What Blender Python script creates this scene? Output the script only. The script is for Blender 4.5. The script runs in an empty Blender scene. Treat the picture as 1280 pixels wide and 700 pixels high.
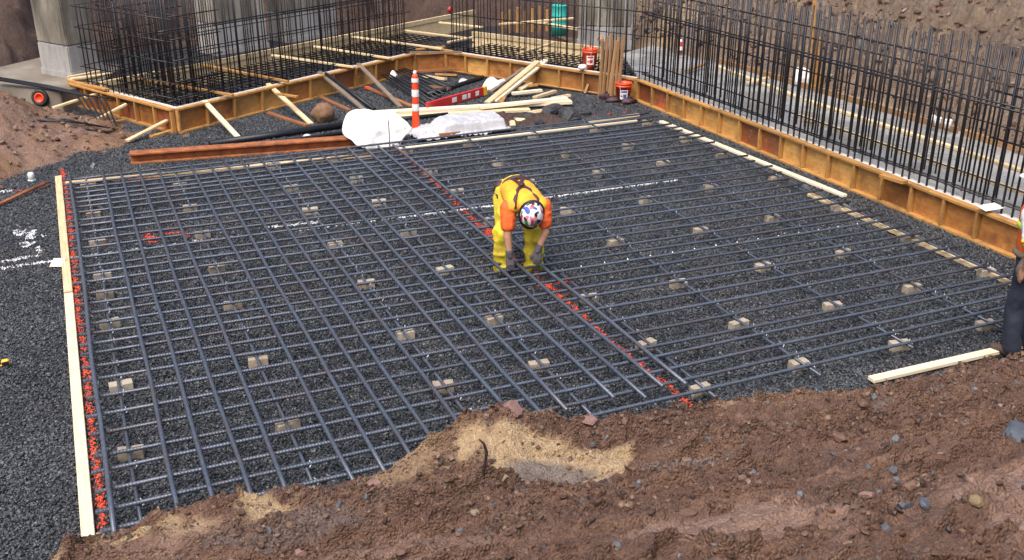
import bpy, bmesh, math, random
import numpy as np
from mathutils import Matrix, Vector, Quaternion
random.seed(7); RNG = np.random.default_rng(7)
SC = bpy.context.scene
COL = SC.collection
R = math.radians

# ------------------------------------------------------------------ camera
F, CX, CY, HOR, VX, H = 1260., 640., 350., -187., 34., 4.4
TH = math.atan((CY - HOR) / F)
YAW = -math.atan((VX - CX) / (F * math.cos(TH) + (CY - HOR) * math.sin(TH)))
FWD = np.array([math.sin(YAW) * math.cos(TH), math.cos(YAW) * math.cos(TH), -math.sin(TH)])
RGT = np.array([math.cos(YAW), -math.sin(YAW), 0.])
UPV = np.cross(RGT, FWD)
FH = np.array([math.sin(YAW), math.cos(YAW), 0.])
cam = bpy.data.objects.new('camera', bpy.data.cameras.new('camera'))
cam.data.lens = F / 1280 * 36; cam.data.sensor_width = 36; cam.data.clip_end = 2000; cam.data.clip_start = .05
M = Matrix.Identity(4)
for i in range(3):
    M[i][0] = RGT[i]; M[i][1] = UPV[i]; M[i][2] = -FWD[i]
M[2][3] = H
cam.matrix_world = M
COL.objects.link(cam); SC.camera = cam

# ------------------------------------------------------------------ light: overcast
W = bpy.data.worlds.new('World'); SC.world = W; W.use_nodes = True
nt = W.node_tree
sky = nt.nodes.new('ShaderNodeTexSky'); sky.sky_type = 'NISHITA'; sky.sun_disc = False
SUN_EL, SUN_AZ = R(60), YAW + R(205)          # azimuth clockwise from +Y
sky.sun_elevation = SUN_EL; sky.sun_rotation = SUN_AZ
sky.air_density = 1.0; sky.dust_density = 6.0; sky.ozone_density = 1.0
bg = nt.nodes['Background']; bg.inputs[1].default_value = .145
nt.links.new(sky.outputs[0], bg.inputs[0])
sl = bpy.data.lights.new('sun', 'SUN'); sl.energy = 1.0; sl.angle = R(40); sl.color = (1, .97, .94)
so = bpy.data.objects.new('sun', sl); COL.objects.link(so)
sd = Vector((math.sin(SUN_AZ) * math.cos(SUN_EL), math.cos(SUN_AZ) * math.cos(SUN_EL), math.sin(SUN_EL)))
so.rotation_euler = sd.to_track_quat('Z', 'Y').to_euler(); so.location = sd * 60
SC.view_settings.view_transform = 'Standard'; SC.view_settings.look = 'None'
SC.view_settings.gamma = 1; SC.view_settings.use_curve_mapping = False
SC.view_settings.exposure = .95

# ------------------------------------------------------------------ helpers
def g(x, y, z=0.):
    """point of the photograph -> point at height z"""
    d = FWD * F + RGT * (x - CX) + UPV * (CY - y)
    return np.array([0, 0, H]) + d * ((z - H) / d[2])
def gy(x, y, Y):
    """point of the photograph -> point on the vertical plane y = Y"""
    d = FWD * F + RGT * (x - CX) + UPV * (CY - y)
    return np.array([0, 0, H]) + d * (Y / d[1])
def V(*a): return np.array(a, float)

def _h(ix, iy, iz, seed):
    n = (ix.astype(np.int64) * 374761393 + iy.astype(np.int64) * 668265263 + iz.astype(np.int64) * 2147483647 + seed * 1274126177) & 0xffffffff
    n = ((n ^ (n >> 13)) * 1274126177) & 0xffffffff
    n = ((n ^ (n >> 16)) * 2246822519) & 0xffffffff
    return ((n ^ (n >> 15)) & 0xffffff) / float(0xffffff)
def vn(x, y, z=None, seed=0):
    if z is None: z = np.zeros_like(x)
    x0, y0, z0 = np.floor(x), np.floor(y), np.floor(z)
    u, v, w = x - x0, y - y0, z - z0
    u, v, w = [t * t * t * (t * (t * 6 - 15) + 10) for t in (u, v, w)]
    o = 0
    for dx in (0, 1):
        for dy in (0, 1):
            for dz in (0, 1):
                o = o + _h(x0 + dx, y0 + dy, z0 + dz, seed) * (u if dx else 1 - u) * (v if dy else 1 - v) * (w if dz else 1 - w)
    return o * 2 - 1
def fbm(x, y, o=4, seed=0, gain=.5, rid=False):
    s = 0; a = 1; f = 1; c, sn = math.cos(.6), math.sin(.6)
    for k in range(o):
        n = vn(x * f, y * f, seed=seed + k)
        s = s + a * ((1 - 2 * np.abs(n)) if rid else n)
        x, y = x * c - y * sn + 3.1, x * sn + y * c - 1.7
        a *= gain; f *= 2
    return s
def worley(x, y, seed=0):
    x0, y0 = np.floor(x), np.floor(y)
    d1 = np.full(x.shape, 9.); idv = np.zeros(x.shape)
    z = np.zeros_like(x)
    for dx in (-1, 0, 1):
        for dy in (-1, 0, 1):
            cx, cy = x0 + dx, y0 + dy
            px = cx + _h(cx, cy, z, seed); py = cy + _h(cx, cy, z, seed + 5)
            d = np.hypot(px - x, py - y); m = d < d1
            d1 = np.where(m, d, d1); idv = np.where(m, _h(cx, cy, z, seed + 9), idv)
    return d1, idv
def sstep(a, b, x):
    t = np.clip((x - a) / (b - a), 0, 1); return t * t * (3 - 2 * t)

# ---- materials
def mat(name):
    m = bpy.data.materials.new(name); m.use_nodes = True
    return m, m.node_tree, m.node_tree.nodes['Principled BSDF']
def N(t, typ, **kw):
    n = t.nodes.new(typ)
    for k, v in kw.items():
        if k in n.inputs: n.inputs[k].default_value = v
        else: setattr(n, k, v)
    return n
def L(t, a, b): t.links.new(a, b)
def ramp(t, fac, stops):
    r = t.nodes.new('ShaderNodeValToRGB'); e = r.color_ramp.elements
    while len(e) < len(stops): e.new(.5)
    for i, (p, c) in enumerate(stops):
        e[i].position = p; e[i].color = (*c, 1)
    L(t, fac, r.inputs[0]); return r.outputs[0]
def mixc(t, fac, a, b, mode='MIX'):
    m = t.nodes.new('ShaderNodeMix'); m.data_type = 'RGBA'; m.blend_type = mode
    for s, v in ((0, fac), (6, a), (7, b)):
        if hasattr(v, 'links'): L(t, v, m.inputs[s])
        elif isinstance(v, (int, float)): m.inputs[s].default_value = v
        else: m.inputs[s].default_value = (*v, 1)
    return m.outputs[2]
def mapping(t, scale, coord='Object'):
    tc = N(t, 'ShaderNodeTexCoord'); mp = N(t, 'ShaderNodeMapping'); mp.inputs['Scale'].default_value = scale
    if coord == 'World':
        ge = N(t, 'ShaderNodeNewGeometry'); L(t, ge.outputs['Position'], mp.inputs[0])
    else: L(t, tc.outputs[coord], mp.inputs[0])
    return mp.outputs[0]
def noise(t, vec, scale, detail=4, rough=.55):
    n = N(t, 'ShaderNodeTexNoise', Scale=scale, Detail=detail, Roughness=rough); L(t, vec, n.inputs['Vector']); return n.outputs[0]
def bump(t, b, hgt, dist, strength=.6):
    n = N(t, 'ShaderNodeBump', Strength=strength, Distance=dist); L(t, hgt, n.inputs['Height']); L(t, n.outputs[0], b.inputs['Normal'])
def attr(t, name):
    a = N(t, 'ShaderNodeAttribute', attribute_name=name); return a

def wood(name, c1, c2, dirt=.25, rough=.75, grain=1.):
    m, t, b = mat(name)
    v = mapping(t, (1.2, 22, 22)); n = noise(t, v, 2.2, 5, .6)
    base = ramp(t, n, [(.3, c1), (.7, c2)])
    oi = N(t, 'ShaderNodeObjectInfo')
    hsv = N(t, 'ShaderNodeHueSaturation'); L(t, base, hsv.inputs['Color'])
    mr = N(t, 'ShaderNodeMapRange'); L(t, oi.outputs['Random'], mr.inputs[0]); mr.inputs[3].default_value = .78; mr.inputs[4].default_value = 1.12
    L(t, mr.outputs[0], hsv.inputs['Value'])
    sp = noise(t, mapping(t, (1, 1, 1), 'World'), 5, 5, .65)
    st = ramp(t, sp, [(.5, (0, 0, 0)), (.72, (1, 1, 1))])
    f = N(t, 'ShaderNodeMath', operation='MULTIPLY'); L(t, st, f.inputs[0]); f.inputs[1].default_value = dirt
    c = mixc(t, f.outputs[0], hsv.outputs[0], (.12, .07, .035))
    L(t, c, b.inputs['Base Color']); b.inputs['Roughness'].default_value = rough
    bump(t, b, n, .002, .5 * grain)
    return m
def plain(name, c, rough=.6, metal=0., var=.0, vs=6., bumpd=0., c2=None, spec=.5):
    m, t, b = mat(name)
    b.inputs['Roughness'].default_value = rough; b.inputs['Metallic'].default_value = metal
    b.inputs['Specular IOR Level'].default_value = spec
    b.inputs['Base Color'].default_value = (*c, 1)
    if var or c2:
        n = noise(t, mapping(t, (1, 1, 1)), vs, 5, .6)
        d = c2 or tuple(k * (1 - var) for k in c)
        L(t, ramp(t, n, [(.35, c), (.68, d)]), b.inputs['Base Color'])
        if bumpd: bump(t, b, n, bumpd)
    return m

MT = {}
MT['fresh'] = wood('fresh_lumber', (.74, .60, .38), (.56, .40, .20), .22)
MT['pale'] = wood('pale_lumber', (.78, .70, .52), (.64, .52, .33), .12)
MT['form'] = wood('form_lumber', (.50, .265, .068), (.31, .145, .04), .7)
MT['rustwood'] = wood('reddish_lumber', (.33, .13, .05), (.20, .075, .03), .4)
MT['grey'] = wood('weathered_lumber', (.24, .19, .14), (.13, .10, .075), .4)
MT['stake'] = wood('stake_lumber', (.40, .23, .10), (.24, .13, .06), .4)
def plywood(name, c1, c2, c3):
    m, t, b = mat(name)
    n1 = noise(t, mapping(t, (1.5, 1.5, 5)), 3.5, 5, .65); n2 = noise(t, mapping(t, (1, 1, 1), 'World'), 2.2, 5, .6)
    c = ramp(t, n1, [(.3, c1), (.6, c2)])
    st = ramp(t, n2, [(.5, (0, 0, 0)), (.66, (1, 1, 1))])
    f = N(t, 'ShaderNodeMath', operation='MULTIPLY'); L(t, st, f.inputs[0]); f.inputs[1].default_value = .85
    oi = N(t, 'ShaderNodeObjectInfo'); rv = ramp(t, oi.outputs['Random'], [(0, (.62, .58, .52)), (.5, (.95, .95, .95)), (1, (1.15, 1.18, 1.2))])
    sp = ramp(t, noise(t, mapping(t, (1, 1, 1), 'World'), 16, 3, .7), [(.66, (0, 0, 0)), (.70, (.7, .7, .7))])
    c = mixc(t, sp, mixc(t, 1., mixc(t, f.outputs[0], c, c3), rv, 'MULTIPLY'), (.38, .33, .27))
    L(t, c, b.inputs['Base Color']); b.inputs['Roughness'].default_value = .55
    bump(t, b, n1, .003, .3); return m
MT['ply'] = plywood('orange_plywood', (.47, .215, .055), (.32, .125, .032), (.15, .058, .02))
MT['ply_y'] = plywood('yellow_plywood', (.60, .35, .105), (.43, .22, .06), (.22, .095, .03))
MT['ply_r'] = plywood('dark_plywood', (.25, .095, .035), (.16, .055, .022), (.42, .09, .03))

def rebar_mat(name, c, rust, ribs=True):
    m, t, b = mat(name)
    n = noise(t, mapping(t, (1, 1, 1), 'World'), 3.0, 5, .6)
    n2 = noise(t, mapping(t, (1, 1, 1), 'World'), 40, 3, .6)
    f = ramp(t, n, [(.46, (0, 0, 0)), (.72, (1, 1, 1))])
    k = N(t, 'ShaderNodeMath', operation='MULTIPLY'); L(t, f, k.inputs[0]); k.inputs[1].default_value = rust
    oi = N(t, 'ShaderNodeObjectInfo'); c0 = ramp(t, n2, [(.3, tuple(q * .7 for q in c)), (.7, tuple(q * 1.2 for q in c))]); rv = ramp(t, oi.outputs['Random'], [(0, (.7, .7, .7)), (1, (1, 1, 1))]); c0 = mixc(t, 1., c0, rv, 'MULTIPLY')
    L(t, mixc(t, k.outputs[0], c0, (.13, .065, .04)), b.inputs['Base Color'])
    b.inputs['Roughness'].default_value = .38; b.inputs['Metallic'].default_value = .45
    if ribs:
        w = N(t, 'ShaderNodeTexWave', wave_type='BANDS', bands_direction='X', Scale=12.5, Distortion=0.)
        L(t, mapping(t, (1, .35, .35)), w.inputs['Vector'])
        bump(t, b, w.outputs[1], .004, .35)
    return m
MT['bar'] = rebar_mat('blue_grey_rebar', (.112, .136, .178), .45)
MT['bard'] = rebar_mat('dark_rebar', (.021, .023, .029), .2, False)
MT['barw'] = rebar_mat('weathered_rebar', (.028, .028, .031), .3, False)

def gravel_mat():
    m, t, b = mat('wet_crushed_stone')
    a = attr(t, 'tone')
    c = ramp(t, a.outputs['Fac'], [(0, (.026, .029, .034)), (.5, (.050, .056, .064)), (.9, (.098, .106, .113)), (1, (.22, .225, .22))])
    br = noise(t, mapping(t, (1, 1, 1), 'World'), .55, 4, .6)
    f = ramp(t, br, [(.56, (0, 0, 0)), (.75, (.45, .45, .45))])
    dp = ramp(t, noise(t, mapping(t, (1, 1, 1), 'World'), .9, 5, .6), [(.36, (.66, .66, .68)), (.64, (1.12, 1.11, 1.08))]); c = mixc(t, 1., c, dp, 'MULTIPLY')
    L(t, mixc(t, f, c, (.06, .042, .032)), b.inputs['Base Color'])
    b.inputs['Roughness'].default_value = .45
    return m
MT['gravel'] = gravel_mat()
def bed_mat():
    m, t, b = mat('gravel_bed')
    v = mapping(t, (1, 1, 1), 'World')
    vo = N(t, 'ShaderNodeTexVoronoi', Scale=38.); L(t, v, vo.inputs['Vector'])
    L(t, ramp(t, vo.outputs['Distance'], [(.1, (.05, .056, .062)), (.6, (.008, .009, .011))]), b.inputs['Base Color'])
    iv = N(t, 'ShaderNodeMath', operation='SUBTRACT'); iv.inputs[0].default_value = 1; L(t, vo.outputs['Distance'], iv.inputs[1])
    bump(t, b, iv.outputs[0], .02, 1.); b.inputs['Roughness'].default_value = .45
    return m
MT['bed'] = bed_mat()
def dirt_mat(name, pal, dark=.5):
    m, t, b = mat(name)
    v = mapping(t, (1, 1, 1), 'World')
    n2 = noise(t, v, 14, 6, .65); n3 = noise(t, v, 70, 4, .7)
    c = ramp(t, noise(t, mapping(t, (.8, 2.2, 1), 'World'), 1.3, 6, .62), [(.34, pal[0]), (.5, pal[1]), (.66, pal[2])])
    c2 = ramp(t, n2, [(.3, tuple(k * .62 for k in pal[1])), (.5, pal[1]), (.72, pal[3])])
    c = mixc(t, .55, c, c2)
    c = mixc(t, attr(t, 'tan').outputs['Fac'], c, ramp(t, n2, [(.3, (.25, .165, .085)), (.7, (.45, .325, .19))]))
    c = mixc(t, attr(t, 'pink').outputs['Fac'], c, ramp(t, n2, [(.3, (.17, .098, .068)), (.7, (.29, .185, .135))]))
    c = mixc(t, attr(t, 'slate').outputs['Fac'], c, ramp(t, n2, [(.3, (.075, .06, .055)), (.7, (.19, .165, .155))]))
    L(t, c, b.inputs['Base Color'])
    nr = noise(t, v, 2.6, 5, .6); L(t, ramp(t, nr, [(.38, (.34, .34, .34)), (.62, (.78, .78, .78))]), b.inputs['Roughness'])
    ad = N(t, 'ShaderNodeMath', operation='ADD'); L(t, n2, ad.inputs[0]); L(t, n3, ad.inputs[1])
    vo = N(t, 'ShaderNodeTexVoronoi', Scale=55.); L(t, v, vo.inputs['Vector']); sb = N(t, 'ShaderNodeMath', operation='SUBTRACT'); L(t, ad.outputs[0], sb.inputs[0]); L(t, vo.outputs['Distance'], sb.inputs[1])
    bump(t, b, sb.outputs[0], .016, 1.)
    return m
MT['dirt'] = dirt_mat('red_brown_soil', [(.050, .027, .018), (.112, .057, .035), (.185, .106, .064), (.23, .145, .095)])
MT['slope'] = dirt_mat('brown_bank_soil', [(.062, .041, .029), (.135, .092, .061), (.25, .185, .118), (.24, .172, .115)])
MT['mound'] = dirt_mat('loose_brown_soil', [(.085, .042, .022), (.185, .098, .050), (.27, .158, .088), (.27, .165, .10)])
MT['darkbank'] = dirt_mat('damp_dark_soil', [(.028, .015, .011), (.058, .031, .022), (.10, .056, .038), (.11, .065, .045)])
def rock_mat():
    m, t, b = mat('broken_stone'); a = attr(t, 'col')
    n = noise(t, mapping(t, (1, 1, 1), 'World'), 45, 4, .6)
    L(t, mixc(t, .6, a.outputs['Color'], ramp(t, n, [(.3, (.35, .35, .35)), (.7, (1, 1, 1))]), 'MULTIPLY'), b.inputs['Base Color'])
    b.inputs['Roughness'].default_value = .6; return m
MT['rock'] = rock_mat()
def concrete(name, c1, c2, c3, rough=.8, streak=False, wet=0.):
    m, t, b = mat(name)
    n = noise(t, mapping(t, (1, 1, .25 if streak else 1), 'World'), 2.2 if streak else 1.1, 6, .62)
    n2 = noise(t, mapping(t, (1, 1, 1), 'World'), 30, 4, .6)
    c = ramp(t, n, [(.32, c1), (.5, c2), (.68, c3)])
    c = mixc(t, .35, c, ramp(t, n2, [(.3, (.4, .4, .4)), (.7, (1, 1, 1))]), 'MULTIPLY')
    L(t, c, b.inputs['Base Color']); b.inputs['Roughness'].default_value = rough
    if wet:
        L(t, ramp(t, n, [(.42, (.12, .12, .12)), (.6, (rough, rough, rough))]), b.inputs['Roughness'])
    bump(t, b, n2, .003, .4); return m
MT['pier'] = concrete('stained_pier_concrete', (.07, .058, .042), (.21, .19, .15), (.42, .39, .33), .8, True)
MT['pier_l'] = concrete('grey_pier_concrete', (.16, .15, .14), (.33, .32, .31), (.45, .43, .41), .8, True)
MT['slab'] = concrete('wet_slab_concrete', (.20, .215, .225), (.27, .275, .27), (.36, .35, .32), .6, False, .2)
MT['pad'] = concrete('muddy_concrete', (.12, .095, .07), (.20, .17, .135), (.29, .26, .215), .7)
MT['liner'] = concrete('pale_liner', (.5, .47, .44), (.62, .6, .57), (.7, .69, .67), .7)
MT['block'] = concrete('block_concrete', (.20, .16, .115), (.34, .29, .22), (.46, .41, .33), .85)
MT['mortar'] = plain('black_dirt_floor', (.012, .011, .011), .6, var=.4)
MT['rust'] = plain('rusty_steel', (.40, .135, .04), .75, var=.5, vs=6, bumpd=.003, c2=(.17, .05, .02))
MT['white_p'] = plain('white_plastic', (.72, .71, .68), .4, var=.12)
MT['sheet'] = plain('white_sheet', (.70, .695, .67), .45, vs=7, c2=(.58, .57, .55), bumpd=.012)
MT['film'] = plain('pale_plastic_film', (.50, .50, .52), .3, var=.25, vs=7)
MT['orange_p'] = plain('orange_paint', (.80, .085, .025), .7, vs=25, c2=(.34, .05, .03))
MT['white_paint'] = plain('white_paint', (.72, .74, .76), .6, var=.2, vs=30)
MT['bucket'] = plain('orange_red_bucket', (.78, .075, .02), .4, var=.12)
MT['black'] = plain('black_rubber', (.015, .015, .016), .6, var=.3)
MT['steel'] = plain('black_steel', (.022, .024, .03), .42, .4, var=.4, vs=5)
MT['maroon'] = plain('dark_maroon_fabric', (.055, .022, .026), .6, var=.5, vs=12)
MT['asphalt'] = plain('dark_chunk', (.035, .037, .042), .65, var=.5, vs=8, bumpd=.01)
MT['teal'] = plain('teal_paint', (.03, .42, .36), .45, var=.2)
MT['red'] = plain('red_lacquer', (.50, .03, .03), .4, var=.2)
MT['yellow'] = plain('yellow_plastic', (.85, .48, .03), .4, var=.1)
MT['dirtball'] = plain('clay_lump', (.22, .12, .065), .9, var=.5, vs=9, bumpd=.02)
MT['slate'] = plain('blue_slate', (.075, .085, .105), .5, var=.55, vs=7, bumpd=.01)
MT['twig'] = plain('dark_bark', (.03, .02, .014), .8, var=.4, vs=20)
MT['wire'] = plain('bright_tie_wire', (.62, .64, .68), .35, .3)
MT['blue'] = plain('blue_print', (.05, .09, .3), .5)

# ---- objects
WORLD = {}
def prop(o, label=None, cat=None, group=None, kind=None):
    for k, v in (('label', label), ('category', cat), ('group', group), ('kind', kind)):
        if v: o[k] = v
    return o
def put(o, mw=None, parent=None):
    COL.objects.link(o)
    mw = mw or Matrix.Identity(4); WORLD[o.name] = mw
    if parent is not None:
        o.parent = parent; o.matrix_basis = WORLD[parent.name].inverted() @ mw
    else: o.matrix_basis = mw
    return o
def thing(name, label, cat, loc, group=None):
    o = bpy.data.objects.new(name, None); o.empty_display_size = .1
    put(o, Matrix.Translation(Vector(loc))); return prop(o, label, cat, group)
def mk(name, verts, faces, m, parent=None, mw=None, smooth=False, attrs=None):
    me = bpy.data.meshes.new(name); me.from_pydata([tuple(v) for v in verts] if not isinstance(verts, np.ndarray) else verts.tolist(), [], faces if isinstance(faces, list) else faces.tolist())
    me.update()
    if smooth: me.polygons.foreach_set('use_smooth', [True] * len(me.polygons))
    for k, (typ, arr) in (attrs or {}).items():
        a = me.attributes.new(k, typ, 'POINT')
        a.data.foreach_set('value' if typ == 'FLOAT' else 'color', np.asarray(arr, np.float32).ravel())
    if m: me.materials.append(m)
    return put(bpy.data.objects.new(name, me), mw, parent)
def inst(name, me, mw, parent=None): return put(bpy.data.objects.new(name, me), mw, parent)
def bm_done(bm, name, m, smooth=False):
    me = bpy.data.meshes.new(name); bm.to_mesh(me); bm.free(); me.materials.append(m)
    if smooth: me.polygons.foreach_set('use_smooth', [True] * len(me.polygons))
    return me
CACHE = {}
def box_me(l, w, t, m, bev=.004):
    k = ('b', round(l, 2), round(w, 3), round(t, 3), m.name, bev)
    if k not in CACHE:
        bm = bmesh.new(); bmesh.ops.create_cube(bm, size=1)
        bmesh.ops.scale(bm, vec=(round(l, 2), w, t), verts=bm.verts)
        if bev: bmesh.ops.bevel(bm, geom=list(bm.edges), offset=min(bev, t * .3), segments=1, affect='EDGES')
        CACHE[k] = bm_done(bm, 'board', m)
    return CACHE[k]
def rod_me(l, r, m, n=8):
    k = ('r', round(l, 2), r, m.name, n)
    if k not in CACHE:
        bm = bmesh.new(); bmesh.ops.create_cone(bm, cap_ends=True, segments=n, radius1=r, radius2=r, depth=round(l, 2),
                                               matrix=Matrix.Rotation(R(90), 4, 'Y'))
        for f in bm.faces: f.smooth = len(f.verts) == 4
        me = bpy.data.meshes.new('rod'); bm.to_mesh(me); bm.free(); me.materials.append(m); CACHE[k] = me
    return CACHE[k]
def wob_me(l, r, m, seed, n=8):
    rg = np.random.default_rng(seed); k = 17; x = np.linspace(-l / 2, l / 2, k); ph = rg.uniform(0, 6, 4)
    e = lambda a, b: .006 * np.sin(x * 1.1 + a) + .004 * np.sin(x * 2.3 + b)
    v, f = tube_geo(np.stack([x, e(ph[0], ph[1]), .35 * e(ph[2], ph[3])], -1), r, n)
    me = bpy.data.meshes.new('rebar'); me.from_pydata([tuple(q) for q in v], [], f); me.materials.append(m); me.polygons.foreach_set('use_smooth', [len(q) == 4 for q in f]); return me
def wob(name, p0, p1, r, m, parent, seed): return inst(name, wob_me((Vector(p1) - Vector(p0)).length, r, MT[m], seed), frame(p0, p1), parent)
def frame(p0, p1, up=(0, 0, 1), roll=0.):
    """matrix with X from p0 to p1, origin at the middle"""
    p0, p1 = Vector(p0), Vector(p1); x = (p1 - p0).normalized(); u = Vector(up)
    if abs(x.dot(u)) > .99: u = Vector((0, 1, 0))
    y = u.cross(x).normalized(); z = x.cross(y)
    m = Matrix((x, y, z)).transposed().to_4x4() @ Matrix.Rotation(roll, 4, 'X'); m.translation = (p0 + p1) / 2
    return m
def board(name, p0, p1, w, t, m, parent=None, label=None, cat=None, group=None, roll=0., up=(0, 0, 1), bev=.004):
    o = inst(name, box_me((Vector(p1) - Vector(p0)).length, w, t, MT[m] if isinstance(m, str) else m, bev), frame(p0, p1, up, roll), parent)
    return prop(o, label, cat, group)
def rod(name, p0, p1, r, m, parent=None, label=None, cat=None, group=None, n=8):
    o = inst(name, rod_me((Vector(p1) - Vector(p0)).length, r, MT[m], n), frame(p0, p1), parent)
    return prop(o, label, cat, group)
def tube_geo(pts, rad, n=8, flat=1.):
    pts = [np.asarray(p, float) for p in pts]; rad = rad if hasattr(rad, '__len__') else [rad] * len(pts)
    vs, fs = [], []
    up = np.array([0, 0, 1.])
    for i, p in enumerate(pts):
        d = pts[min(i + 1, len(pts) - 1)] - pts[max(i - 1, 0)]; d /= np.linalg.norm(d)
        a = np.cross(d, up if abs(d[2]) < .95 else np.array([1., 0, 0])); a /= np.linalg.norm(a); b = np.cross(a, d)
        for k in range(n):
            q = 2 * math.pi * k / n; vs.append(p + rad[i] * (a * math.cos(q) + b * math.sin(q) * flat))
    for i in range(len(pts) - 1):
        for k in range(n):
            fs.append((i * n + k, i * n + (k + 1) % n, (i + 1) * n + (k + 1) % n, (i + 1) * n + k))
    fs.append(tuple(range(n))[::-1]); fs.append(tuple(range((len(pts) - 1) * n, len(pts) * n)))
    return vs, fs
def tube(name, pts, rad, m, parent=None, n=8, flat=1.):
    v, f = tube_geo(pts, rad, n, flat); return mk(name, v, f, MT[m], parent, smooth=True)
def lathe_geo(prof, n=24, c=(0, 0, 0)):
    vs, fs = [], []
    for r, z in prof:
        for k in range(n):
            a = 2 * math.pi * k / n; vs.append((c[0] + r * math.cos(a), c[1] + r * math.sin(a), c[2] + z))
    for i in range(len(prof) - 1):
        for k in range(n):
            fs.append((i * n + k, i * n + (k + 1) % n, (i + 1) * n + (k + 1) % n, (i + 1) * n + k))
    return vs, fs
def lathe(name, prof, m, parent=None, loc=(0, 0, 0), n=24, mw=None):
    v, f = lathe_geo(prof, n); return mk(name, v, f, MT[m], parent, mw or Matrix.Translation(Vector(loc)), smooth=True)
_t = (1 + 5 ** .5) / 2
ICO = np.array([(-1, _t, 0), (1, _t, 0), (-1, -_t, 0), (1, -_t, 0), (0, -1, _t), (0, 1, _t), (0, -1, -_t), (0, 1, -_t), (_t, 0, -1), (_t, 0, 1), (-_t, 0, -1), (-_t, 0, 1)])
ICO /= np.linalg.norm(ICO[0])
ICOF = np.array([(0, 11, 5), (0, 5, 1), (0, 1, 7), (0, 7, 10), (0, 10, 11), (1, 5, 9), (5, 11, 4), (11, 10, 2), (10, 7, 6), (7, 1, 8), (3, 9, 4), (3, 4, 2), (3, 2, 6), (3, 6, 8), (3, 8, 9), (4, 9, 5), (2, 4, 11), (6, 2, 10), (8, 6, 7), (9, 8, 1)])
def stones(pos, size, rng, flat=(.45, .95), jit=.28):
    """many angular stones as arrays of vertices and faces"""
    n = len(pos)
    v = ICO[None] * (1 + rng.uniform(-jit, jit, (n, 12, 1))) + rng.uniform(-.12, .12, (n, 12, 3))
    v = v * np.stack([rng.uniform(.75, 1.35, n), rng.uniform(.6, 1., n), rng.uniform(*flat, n)], -1)[:, None]
    q = rng.normal(size=(n, 3)) * np.array([.45, .45, 3]); a, b, c = q.T
    ca, sa, cb, sb, cc, sc = np.cos(a), np.sin(a), np.cos(b), np.sin(b), np.cos(c), np.sin(c)
    Rm = np.stack([np.stack([cc * cb, cc * sb * sa - sc * ca, cc * sb * ca + sc * sa], -1),
                   np.stack([sc * cb, sc * sb * sa + cc * ca, sc * sb * ca - cc * sa], -1),
                   np.stack([-sb, cb * sa, cb * ca], -1)], 1)
    v = np.einsum('nij,nkj->nki', Rm, v) * np.asarray(size)[:, None, None] + np.asarray(pos)[:, None]
    f = ICOF[None] + 12 * np.arange(n)[:, None, None]
    return v.reshape(-1, 3), f.reshape(-1, 3)
def lump(name, c, rad, m, seed, parent=None, sub=3, amp=.25, fr=2.2, mw=None, smooth=True):
    bm = bmesh.new(); bmesh.ops.create_icosphere(bm, subdivisions=sub, radius=1)
    co = np.array([v.co for v in bm.verts]); n = vn(co[:, 0] * fr, co[:, 1] * fr, co[:, 2] * fr, seed) + .5 * vn(co[:, 0] * fr * 2.3, co[:, 1] * fr * 2.3, co[:, 2] * fr * 2.3, seed + 1)
    co = co * (1 + amp * n)[:, None] * np.array(rad)
    for v, p in zip(bm.verts, co): v.co = p
    me = bm_done(bm, name, MT[m], smooth); return put(bpy.data.objects.new(name, me), mw or Matrix.Translation(Vector(c)), parent)
def grid(name, xs, ys, hf, m, at=None):
    X, Y = np.meshgrid(xs, ys); Z = hf(X, Y)
    n, k = X.shape; idx = np.arange(n * k).reshape(n, k)
    f = np.stack([idx[:-1, :-1], idx[:-1, 1:], idx[1:, 1:], idx[1:, :-1]], -1).reshape(-1, 4)
    at = {q: ('FLOAT', fn(X, Y)) for q, fn in (at or {}).items()}
    return mk(name, np.stack([X, Y, Z], -1).reshape(-1, 3), f, MT[m], smooth=True, attrs=at)

# ================================================================== SETTING
def seg(a, b, d):
    return list(np.arange(a, b, d))
gx = np.array([-400, -100, -30, -10, 0, 10, 30, 100, 400.])
o = grid('ground', gx, gx, lambda X, Y: np.full(X.shape, -.3), 'slope', {k: (lambda X, Y: X * 0) for k in ('tan', 'pink', 'slate')}); prop(o, kind='structure')
o = mk('gravel_bed', [(-5.5, 4, 0), (11, 4, 0), (11, 26, 0), (-5.5, 26, 0)], [(0, 1, 2, 3)], MT['bed']); prop(o, kind='structure')

# loose crushed stone: square patches of stones, placed turned on the bed
SRC = bpy.data.collections.new('stone_patches')
for k in range(4):
    n = 2300; rg = np.random.default_rng(50 + k)
    sz = rg.uniform(.008, .0175, n) * (1 + .35 * (rg.random(n) > .93))
    ps = np.stack([rg.uniform(-.5, .5, n), rg.uniform(-.5, .5, n), rg.uniform(-.002, .013, n)], -1)
    v, f = stones(ps, sz, rg)
    me = bpy.data.meshes.new('stone_patch'); me.from_pydata(v.tolist(), [], f.tolist()); me.materials.append(MT['gravel'])
    tone = np.repeat(np.clip(rg.beta(1.6, 3.2, n) + .45 * (rg.random(n) > .985), 0, 1), 12)
    a = me.attributes.new('tone', 'FLOAT', 'POINT'); a.data.foreach_set('value', tone.astype(np.float32))
    SRC.objects.link(bpy.data.objects.new('stone_patch', me))
pts = [(x + .5, y + .5, 0) for x in range(-4, 10) for y in range(5, 21) if not (x >= 8 and y >= 18)]
pts = [p for p in pts if not (p[1] > 17 and p[0] < 0)]
go = mk('loose_gravel', pts, [], None); prop(go, 'dark wet crushed stone spread under the rebar grid', 'gravel', kind='stuff')
a = go.data.attributes.new('turn', 'FLOAT', 'POINT'); a.data.foreach_set('value', [random.randrange(4) * math.pi / 2 for p in pts])
ng = bpy.data.node_groups.new('scatter', 'GeometryNodeTree')
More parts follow.
